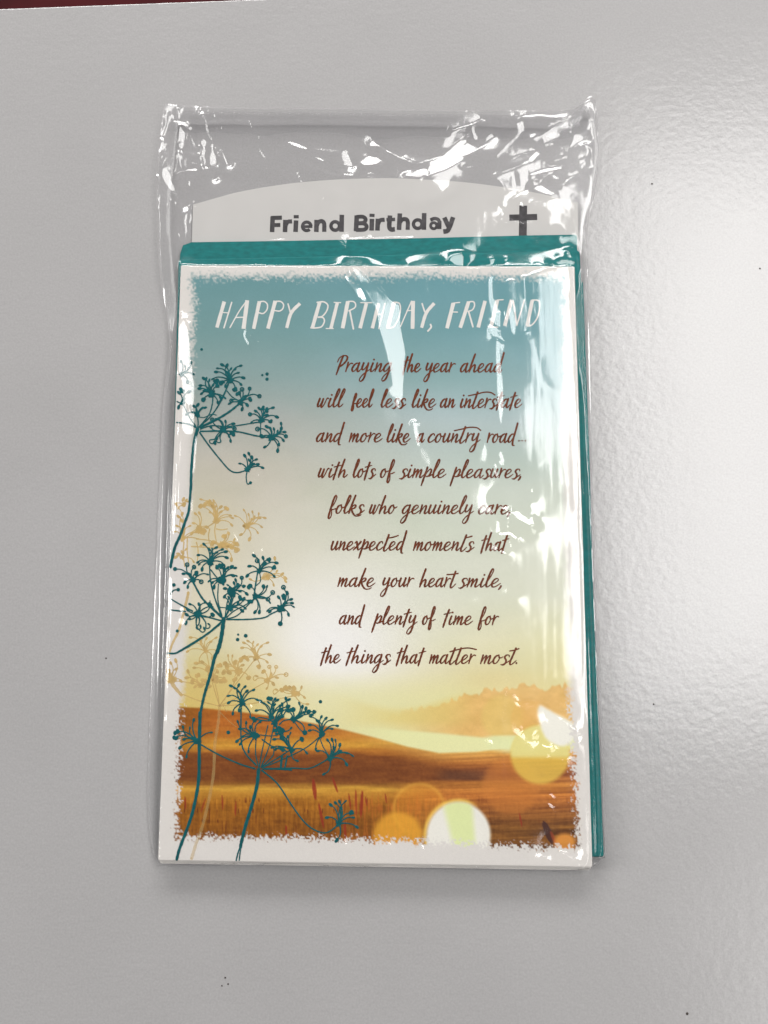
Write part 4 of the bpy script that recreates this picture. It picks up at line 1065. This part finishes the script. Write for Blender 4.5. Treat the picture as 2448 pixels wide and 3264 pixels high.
fl_(T2, [(945, 497), (1010, 455), (1130, 413)], 12); fp(T2, [(820, 627), (900, 570), (1000, 535), (1080, 480), (1130, 410), (1162, 440), (1100, 510), (960, 570), (870, 605)], .85, .00015)
fl_(T2, [(1100, 350), (1250, 260), (1360, 210)], 9); fl_(T2, [(1180, 390), (1310, 325)], 9); fl_(T2, [(1250, 495), (1350, 450), (1440, 370), (1520, 340)], 11)
fl_(T2, [(1310, 692), (1360, 630), (1440, 588)], 13); fl_(T2, [(1480, 572), (1560, 545)], 8); fl_(T2, [(1380, 240), (1390, 300), (1350, 440), (1320, 560)], 10, .6)
fp(T2, [(955, 615), (985, 605), (990, 690), (962, 700)]); fp(T2, [(1005, 600), (1070, 580), (1078, 640), (1020, 672)]); fp(T2, [(1090, 582), (1200, 545), (1305, 528), (1280, 562), (1160, 590), (1088, 607)])
fp(T2, [(888, 812), (905, 745), (960, 715), (985, 720), (940, 780)]); fl_(T2, [(940, 780), (1000, 740), (1060, 695)], 13); fp(T2, [(1110, 692), (1160, 660), (1200, 700), (1272, 752), (1230, 755), (1150, 730)], .9)
fl_(T2, [(1130, 690), (1210, 620), (1290, 560)], 10); fl_(T2, [(1080, 812), (1180, 790), (1280, 765)], 12); fd(T2, [(1022, 806), (1035, 818), (865, 825), (1345, 722), (1380, 250), (1350, 95)], 9)
fl_(T2, [(1250, 590), (1275, 630), (1300, 600)], 18, .7); fl_(T2, [(875, 640), (900, 680), (905, 730)], 10); fl_(T2, [(1100, 640), (1130, 625), (1160, 635)], 14)
fl_(T2, [(1460, 102), (1490, 85), (1520, 63)], 12); fl_(T2, [(1500, 88), (1530, 130), (1550, 172)], 11); fl_(T2, [(1558, 230), (1566, 300), (1562, 382)], 7)
fl_(T2, [(1475, 388), (1495, 440), (1468, 500)], 15); fd(T2, [(1470, 525), (1500, 268), (1455, 545)], 12); fl_(T2, [(1425, 505), (1500, 465)], 8); fl_(T2, [(1360, 290), (1378, 318)], 8)
fl_(T2, [(1200, 510), (1240, 540), (1230, 570)], 14, .5); fl_(T2, [(600, 540), (660, 545), (715, 538)], 12, .6)
# --- upper middle
T0 = Z((480, 280), .434)
fp(T0, [(985, 368), (1060, 380), (1155, 430), (1145, 442), (1050, 412)]); fp(T0, [(1400, 445), (1445, 462), (1490, 550), (1445, 545), (1400, 505)]); fp(T0, [(1545, 530), (1595, 465), (1660, 480), (1700, 510), (1640, 548), (1565, 552)])
fp(T0, [(1605, 400), (1625, 345), (1670, 385), (1700, 420), (1660, 400), (1630, 412)]); fl_(T0, [(1195, 482), (1240, 505), (1275, 528)], 16); fl_(T0, [(790, 440), (825, 485), (855, 520)], 16); fd(T0, [(793, 350), (1040, 610), (1075, 608), (1085, 630), (1265, 793), (1100, 665), (730, 250)], 8)
fl_(T0, [(600, 350), (640, 368), (685, 388)], 8, .8); fp(T0, [(1425, 612), (1480, 612), (1475, 632), (1440, 625)]); fl_(T0, [(1585, 608), (1620, 602), (1645, 608)], 14); fl_(T0, [(1575, 618), (1640, 655)], 8)
fl_(T0, [(1190, 430), (1300, 440), (1400, 450)], 26, .6, .0002, 3); fl_(T0, [(1050, 480), (1150, 540), (1300, 600), (1420, 640)], 22, .45, .0003, 3); fl_(T0, [(1280, 690), (1330, 720), (1400, 760)], 12, .5); fl_(T0, [(1360, 1090), (1410, 1130), (1470, 1190)], 24, .6, .0002); fl_(T0, [(1490, 1080), (1560, 1090), (1640, 1110)], 24, .5, .0003, 3)
fl_(T0, [(700, 520), (900, 560), (1050, 600)], 30, .25, .0006, 3); fl_(T0, [(640, 640), (800, 700), (860, 740)], 30, .25, .0008, 3)
# --- upper left crumples
T1 = Z((440, 300), .1808)
fp(T1, [(540, 395), (580, 420), (530, 620), (485, 745), (430, 785), (468, 700), (508, 560)]); fp(T1, [(430, 865), (458, 900), (445, 1000), (385, 1090), (378, 1175), (358, 1180), (362, 1080), (398, 950)])
fp(T1, [(600, 440), (690, 440), (800, 465), (885, 525), (875, 600), (790, 560), (700, 505), (600, 495)], .85); fp(T1, [(740, 515), (775, 600), (835, 660), (805, 850), (778, 955), (720, 890), (648, 885), (695, 780), (718, 640)])
fp(T1, [(868, 650), (945, 700), (1005, 850), (1065, 950), (1055, 1010), (965, 1060), (930, 850)], .75, .0002); fp(T1, [(1085, 785), (1205, 798), (1195, 835), (1168, 875), (1172, 960), (1152, 1040), (1180, 1130), (1172, 1225), (1110, 1060), (1088, 1000), (1130, 875), (1085, 860)])
fl_(T1, [(1100, 335), (1160, 400), (1190, 480), (1208, 620), (1260, 720), (1300, 800), (1300, 835)], 42); fp(T1, [(1260, 830), (1315, 838), (1302, 930), (1352, 1030), (1365, 1170), (1280, 1205), (1236, 1170), (1238, 1060), (1268, 950)])
fl_(T1, [(1365, 1178), (1250, 1235), (1145, 1305)], 28); fl_(T1, [(1455, 965), (1490, 1030), (1540, 1150), (1575, 1165)], 38); fl_(T1, [(1570, 1110), (1620, 1170)], 20); fl_(T1, [(692, 220), (712, 330), (705, 430)], 28); fl_(T1, [(800, 268), (750, 350), (708, 432)], 20); fp(T1, [(682, 215), (762, 215), (712, 275)])
fl_(T1, [(580, 1070), (500, 1150), (415, 1325)], 32); fp(T1, [(425, 1355), (500, 1295), (522, 1340), (582, 1420), (572, 1500), (632, 1610), (632, 1680), (705, 1780), (852, 1920), (820, 1912), (640, 1752), (540, 1645), (478, 1570), (428, 1485)])
fl_(T1, [(670, 1010), (682, 1150), (660, 1300), (612, 1412)], 36); fl_(T1, [(730, 1065), (735, 1200), (765, 1305)], 40); fl_(T1, [(612, 1412), (770, 1330), (930, 1312), (1025, 1322)], 40); fp(T1, [(600, 985), (700, 1020), (690, 1050), (640, 1030)], .9)
fl_(T1, [(850, 1095), (950, 1170), (1105, 1235)], 30); fl_(T1, [(1190, 1278), (1280, 1340), (1345, 1425)], 34, .7); fp(T1, [(895, 1300), (960, 1245), (1015, 1258), (1000, 1322)], .95); fp(T1, [(800, 900), (880, 880), (940, 960), (1090, 1050), (960, 1060), (830, 1000)], .5, .0003)
fp(T1, [(760, 1100), (860, 1080), (870, 1260), (780, 1290)], .5, .0003); fl_(T1, [(410, 420), (420, 520), (408, 600)], 26, .6); fl_(T1, [(530, 350), (560, 400), (600, 440)], 22, .8); fl_(T1, [(570, 560), (540, 700), (550, 850), (480, 950)], 16, .8)
fl_(T1, [(480, 1000), (600, 1020), (700, 860), (750, 830)], 18, .6); fl_(T1, [(320, 1320), (328, 1440)], 14, .8); fl_(T1, [(338, 1660), (348, 1780), (345, 1860)], 16, .9); fl_(T1, [(330, 1960), (450, 2080), (560, 2210), (650, 2310)], 8, .7)
fd(T1, [(888, 1520), (920, 1955), (500, 1920), (645, 1888), (575, 165), (605, 185), (1090, 235), (1060, 305), (1375, 560), (1455, 550), (960, 1850), (1225, 250), (430, 1140), (890, 1560), (985, 1940), (560, 1835), (1330, 335), (820, 170), (1345, 880), (1385, 970)], 22)
fl_(T1, [(860, 2050), (820, 2212), (832, 2350), (805, 2560)], 50, .8); fp(T1, [(790, 2212), (800, 2110), (845, 2040), (870, 2150)], .9); fp(T1, [(880, 2110), (935, 2080), (935, 2200), (870, 2260)], .8)
T1b = Z((440, 700), .1808)
fp(T1b, [(680, 222), (720, 205), (730, 248), (750, 270), (700, 278)]); fd(T1b, [(600, 778)], 14)
# --- long streaks along the left edge of the card
TL = Z((440, 1100), .1808)
fp(TL, [(735, -300), (850, -420), (930, -200), (945, 0), (962, 250), (1000, 600), (1080, 850), (1172, 1050), (1130, 1045), (980, 1030), (880, 1045), (905, 1180), (965, 1250), (1062, 1335), (1108, 1500), (1085, 1565), (960, 1562), (805, 1562), (790, 1300), (812, 1000), (800, 700), (735, 500)], .9, .00018, 1)
fp(TL, [(1040, 1570), (1095, 1700), (1045, 2000), (1035, 2212), (975, 2212), (990, 1900), (1005, 1700)], .85, .00012, 1); fl_(TL, [(790, 1590), (775, 1800), (762, 2000), (745, 2212)], 40, .9, .00008, 1)
TM = Z((440, 1500), .1808)
fl_(TM, [(748, -100), (745, 300), (735, 600), (728, 800)], 40, .9, .00008, 1); fp(TM, [(925, 215), (995, 235), (940, 265)]); fp(TM, [(925, 365), (1005, 392), (930, 408)]); fp(TM, [(960, 450), (1022, 550), (1005, 740), (935, 735), (925, 560)], .6, .0002, 1); fp(TM, [(960, 0), (1035, 0), (1020, 90), (960, 60)], .7)
fp(TM, [(775, 1878), (900, 1898), (965, 1950), (860, 1955)]); fd(TM, [(675, 1650), (715, 1050), (450, 1675), (568, 1680)], 20)
TN = Z((440, 1900), .1808)
fp(TN, [(745, 205), (850, 212), (845, 290), (760, 275)], .9, .00012, 1); fp(TN, [(695, 440), (790, 405), (875, 430), (875, 478), (760, 484)], .9, .00012, 1); fp(TN, [(700, 790), (850, 780), (850, 830), (730, 830)], .6, .0002, 1); fd(TN, [(425, 95), (435, 150)], 16)
T3 = Z((500, 880), .42194)
fp(T3, [(658, 440), (685, 410), (690, 425), (680, 470), (712, 528), (690, 534), (664, 485)]); fd(T3, [(740, 518), (715, 465), (772, 512), (1210, 1605), (775, 1515), (760, 1500), (745, 1545)], 6); fl_(T3, [(900, 1370), (1000, 1470), (1100, 1550), (1180, 1620)], 40, .45, .0005)
fl_(T3, [(1100, 440), (1200, 480), (1280, 450)], 50, .3, .0008); fl_(T3, [(1030, 640), (1035, 720), (1000, 800), (950, 850)], 7, .35)
TG = Z((520, 1580), .2652)
fp(TG, [(850, 440), (885, 470), (915, 530), (945, 590), (905, 555), (870, 490)], .95); fl_(TG, [(930, 580), (990, 630), (1055, 690)], 34, .5, .0002); fd(TG, [(1200, 660), (1095, 695)], 16)
# --- lower right corner and the foot of the bag
T5 = Z((1200, 2100), .4702)
fl_(T5, [(1200, 1275), (1250, 1295), (1300, 1320), (1340, 1360), (1362, 1392)], 15); fp(T5, [(1112, 1322), (1162, 1322), (1155, 1337), (1118, 1337)]); fd(T5, [(1360, 1305), (1095, 1322), (1185, 920), (950, 265), (950, 305), (1045, 570), (775, 555), (1365, 1330), (90, 1240), (315, 1265), (1180, 990), (1170, 980)], 9)
fl_(T5, [(1105, 560), (1130, 585), (1170, 590), (1200, 575)], 18); fl_(T5, [(1190, 370), (1280, 430), (1355, 490)], 10); fl_(T5, [(1360, 500), (1362, 570)], 8); fl_(T5, [(960, 520), (1000, 490), (1050, 510)], 10, .5); fl_(T5, [(1160, 660), (1230, 668), (1300, 665)], 10, .6); fl_(T5, [(720, 510), (740, 560), (780, 580)], 12, .5)
fd(Z((450, 2100), .4521), [(1445, 1285), (1440, 1270), (785, 325), (845, 300)], 9); fd(Z((1200, 2640), .4823), [(1410, 270), (905, 280), (880, 283)], 6); fl_(Z((1200, 2640), .4823), [(1405, 272), (1440, 260), (1470, 235)], 7)
#END FACETS
def solve(TX, TY):
    """height field whose slopes are as close as can be to the wanted ones"""
    n0, n1 = TX.shape
    fx = 2 * math.pi * np.fft.rfftfreq(n1, gdx)[None, :]; fy = 2 * math.pi * np.fft.fftfreq(n0, gdy)[:, None]
    k2 = fx ** 2 + fy ** 2; k2[0, 0] = 1
    H = (-1j * fx * np.fft.rfft2(TX) - 1j * fy * np.fft.rfft2(TY)) / k2
    H[0, 0] = 0
    return np.fft.irfft2(H, TX.shape)
# facets must keep their slope, the film between them is free to adapt
fy_, fx_ = np.gradient(fine, gdy, gdx)
TX += MW * fx_ * 0.7; TY += MW * fy_ * 0.7
# what the film may never cut into
zfl = np.full(GXX.shape, 0.0007)
zfl = np.where(inside(U([(590, 560), (1860, 560), (1880, 2650), (550, 2650)], Z_HEAD)[:, :2], GXX, GYY), Z_HEAD + 0.0003, zfl)
grow = lambda P, k: np.asarray(P, float) + np.sign(np.asarray(P, float) - np.mean(P, 0)) * k
zfl = np.where(inside(U(grow(body, 3), Z_ENV)[:, :2], GXX, GYY) | inside(U(grow(fl, 3), Z_ENV)[:, :2], GXX, GYY), Z_ENV + 0.0003, zfl)
zfl = np.where(inside(U(QCARD + np.array([(-3, -3), (3, -3), (3, 12), (-3, 12)]), Z_CARD)[:, :2], GXX, GYY), Z_CARD + 0.0004, zfl)
base = h + wav
AX, AY = TX.copy(), TY.copy()
CX, CY = np.zeros_like(TX), np.zeros_like(TX)
MWs = MW * 0.98
flank = inside(U([(400, 560), (566, 560), (566, 900), (556, 1300), (538, 1900), (500, 2800), (400, 2800)], 0.005)[:, :2], GXX, GYY) | inside(U([(1846, 880), (1960, 880), (1990, 2800), (1896, 2800), (1880, 2400), (1856, 1400)], 0.005)[:, :2], GXX, GYY)
KR = gblur(np.where(flank, 0.75, 0.10), 0.0004)
for _ in range(60):
    hf = solve(AX, AY)
    hf -= gblur(hf - base, 0.012)
    hf = np.minimum(np.maximum(hf, zfl), base + 0.0050)
    hf = np.where(mb, hf, base)
    ry, rx = np.gradient(hf, gdy, gdx)
    CX = np.clip(CX + 0.40 * (TX - rx) * MWs, -.6, .6); CY = np.clip(CY + 0.40 * (TY - ry) * MWs, -.6, .6)
    AX = (TX + CX) * MWs + (1 - MWs) * ((1 - KR) * rx + KR * gxv)
    AY = (TY + CY) * MWs + (1 - MWs) * ((1 - KR) * ry + KR * gyv)
hf = np.maximum(hf, zfl)
# sampling
def sample(A_, x, y):
    i = (x - GX0) / gdx; j = (y - GY0) / gdy
    i = np.clip(i, 0, GNX - 1.001); j = np.clip(j, 0, GNY - 1.001)
    i0, j0 = np.floor(i).astype(int), np.floor(j).astype(int); a, b_ = i - i0, j - j0
    return (A_[j0, i0] * (1 - a) + A_[j0, i0 + 1] * a) * (1 - b_) + (A_[j0 + 1, i0] * (1 - a) + A_[j0 + 1, i0 + 1] * a) * b_
flat = BP.reshape(-1, 2)
z = np.full(len(flat), 0.004)
for _ in range(6):
    W_3 = U(flat, 0.0)
    # intersect each viewing ray of the outline drawing with the height field
    d_ = W_3 - CAM
    t = (z - CAM[2]) / d_[:, 2]
    Q = CAM + d_ * t[:, None]
    z = 0.5 * z + 0.5 * sample(hf, Q[:, 0], Q[:, 1])
Q[:, 2] = sample(hf, Q[:, 0], Q[:, 1])
Q = Q.reshape(NY, NX, 3)
# welded borders: front sheet comes down to the back sheet at the rim
rim = np.minimum.reduce([np.minimum(np.arange(NX), np.arange(NX)[::-1])[None, :] / 5.0 + np.zeros((NY, 1)), np.minimum(np.arange(NY), np.arange(NY)[::-1])[:, None] / 5.0 + np.zeros((1, NX))])
rim = np.clip(rim, 0, 1); rim = rim * rim * (3 - 2 * rim)
loose = sm(0.070, 0.095, Q[..., 1])
rz = 0.0010 * (1 - loose) + Q[..., 2] * loose
Q[..., 2] = rz * (1 - rim) + Q[..., 2] * rim
# never cut into the stack
def floor_of(Q):
    p = proj(Q.reshape(-1, 3)).reshape(NY, NX, 2)
    zf = np.full((NY, NX), 0.0006)
    x, y = Q[..., 0], Q[..., 1]
    zf = np.where(inside(U([(590, 560), (1860, 560), (1880, 2650), (550, 2650)], Z_HEAD)[:, :2], x, y), Z_HEAD + 0.0002, zf)
    zf = np.where(inside(U(body + np.sign(body - body.mean(0)) * 3, Z_ENV)[:, :2], x, y) | inside(U(np.array(fl) + np.sign(np.array(fl) - np.array(fl).mean(0)) * 3, Z_ENV)[:, :2], x, y), Z_ENV + 0.0003, zf)
    zf = np.where(inside(U(QCARD + np.array([(-3, -3), (3, -3), (3, 12), (-3, 12)]), Z_CARD)[:, :2], x, y), Z_CARD + 0.00035, zf)
    return zf
Q[..., 2] = np.maximum(Q[..., 2], np.where(rim > 0.3, floor_of(Q), 0.0007))
sleeve = empty("plastic_sleeve", "crumpled clear plastic sleeve wrapped round the birthday card and its envelope", "sleeve")
i = np.arange(NX * NY).reshape(NY, NX)
F = np.stack([i[:-1, :-1], i[1:, :-1], i[1:, 1:], i[:-1, 1:]], -1).reshape(-1, 4)
obj("front_film", np_mesh("front_film", Q.reshape(-1, 3), F), m_film, sleeve)
m_dark_band = film_material("dark_band_film", 0.02, (0.93, 0.93, 0.935), 0.14, 0.04)  # added grey-tinted strip, imitates the dark reflections across the sleeve's top
fi = np.arange(2, 42, 2); fj = np.arange(4, NX - 4, 4)
Qf = Q[np.ix_(fi, fj)].copy()
tt = np.linspace(0, 1, len(fi))[:, None]
drop = 0.0085 + 0.0022 * (fbm(Qf[-1, :, 0] / 0.02 + 3, Qf[-1, :, 0] * 0, 88, 3) - 0.5) * 2
Qf[..., 1] = Qf[0:1, :, 1] - tt * drop[None, :]
Qf[..., 2] = sample(hf, Qf[..., 0], Qf[..., 1]) * 0.55
ii = np.arange(Qf.shape[0] * Qf.shape[1]).reshape(Qf.shape[:2])
obj("dark_band_strip", np_mesh("dark_band_strip", Qf.reshape(-1, 3), np.stack([ii[:-1, :-1], ii[1:, :-1], ii[1:, 1:], ii[:-1, 1:]], -1).reshape(-1, 4)), m_dark_band, sleeve)
m_seam = film_material("welded_film", 0.16, (0.97, 0.97, 0.975), 0.16, 0.09)
def strip_of(a, name):
    """a: (n, k, 3) block of film points -> welded seam strip just above the film"""
    V = a.copy(); V[..., 2] += 0.00012 + 0.00010 * fbm(V[..., 1] * 900, V[..., 0] * 900, 33, 2)
    n_, k_ = V.shape[:2]; ii = np.arange(n_ * k_).reshape(n_, k_)
    F_ = np.stack([ii[:-1, :-1], ii[1:, :-1], ii[1:, 1:], ii[:-1, 1:]], -1).reshape(-1, 4)
    o_ = obj(name, np_mesh(name, V.reshape(-1, 3), F_), m_seam, sleeve)
strip_of(Q[:, 0:4], "side_seam"); strip_of(Q[:, -4:], "side_seam"); strip_of(Q[-4:, 3:-3], "bottom_seam"); strip_of(Q[0:3, 3:-3], "top_seam")
st_ = 10
iy = np.unique(np.r_[np.arange(0, NY, st_), NY - 1]); ix = np.unique(np.r_[np.arange(0, NX, st_), NX - 1])
Qb = Q[np.ix_(iy, ix)].copy(); rb = np.clip(rim[np.ix_(iy, ix)], 0, 1); zb = Qb[..., 2].copy()
Qb[..., 2] = 0.0004 + 0.0002 * fbm(Qb[..., 0] / 0.01 + 9, Qb[..., 1] / 0.01 + 9, 77)
Qb[..., 2] = np.where(rb < 0.5, zb - 0.00002, Qb[..., 2])
i = np.arange(Qb.shape[0] * Qb.shape[1]).reshape(Qb.shape[:2])
F = np.stack([i[:-1, :-1], i[:-1, 1:], i[1:, 1:], i[1:, :-1]], -1).reshape(-1, 4)
obj("back_film", np_mesh("back_film", Qb.reshape(-1, 3), F), m_film_back, sleeve)

# ------------------------------------------------------------------ tiny crumbs on the board
m_crumb, nt, b = material("dark_grit", (0.05, 0.04, 0.035), 0.8); noise_into(nt, b, (0.05, 0.04, 0.035), 0.4, 3000)
def crumb(px, r, label, name="crumb"):
    p = U([px], 0.0)[0]; V, F = [], []
    me = bpy.data.meshes.new(name); bm_v = []
    import bmesh
    bm = bmesh.new(); bmesh.ops.create_icosphere(bm, subdivisions=2, radius=r)
    for v_ in bm.verts:
        n_ = fbm(np.array([v_.co.x / r * 1.3 + px[0]]), np.array([v_.co.y / r * 1.3 + px[1] + v_.co.z / r]), 12, 2)[0]
        v_.co *= 0.6 + 0.8 * n_
        v_.co.z *= 0.5
    bm.to_mesh(me); bm.free()
    o = obj(name, me, m_crumb); o.location = (p[0], p[1], r * 0.22); o['label'] = label; o['category'] = 'crumb'
crumb((2190, 3231), 0.00042, "brown grain of grit near the lower right corner of the white board")
crumb((718, 3116), 0.00024, "topmost dark speck of the three below the sleeve, thin and upright")
crumb((727, 3136), 0.00026, "dark speck nearest the sleeve's centre line in the group of three below it")
crumb((707, 3142), 0.00022, "leftmost dark speck of the group of three below the sleeve")
crumb((338, 2098), 0.00026, "small dark speck alone on the board left of the sleeve")
crumb((2084, 2244), 0.00030, "small dark speck on the board just right of the sleeve's lower half")
crumb((2422, 856), 0.00028, "tiny dark speck at the right rim of the photo on the bright sheen")
crumb((2078, 586), 0.00028, "tiny dark speck right of the sleeve's upper corner")
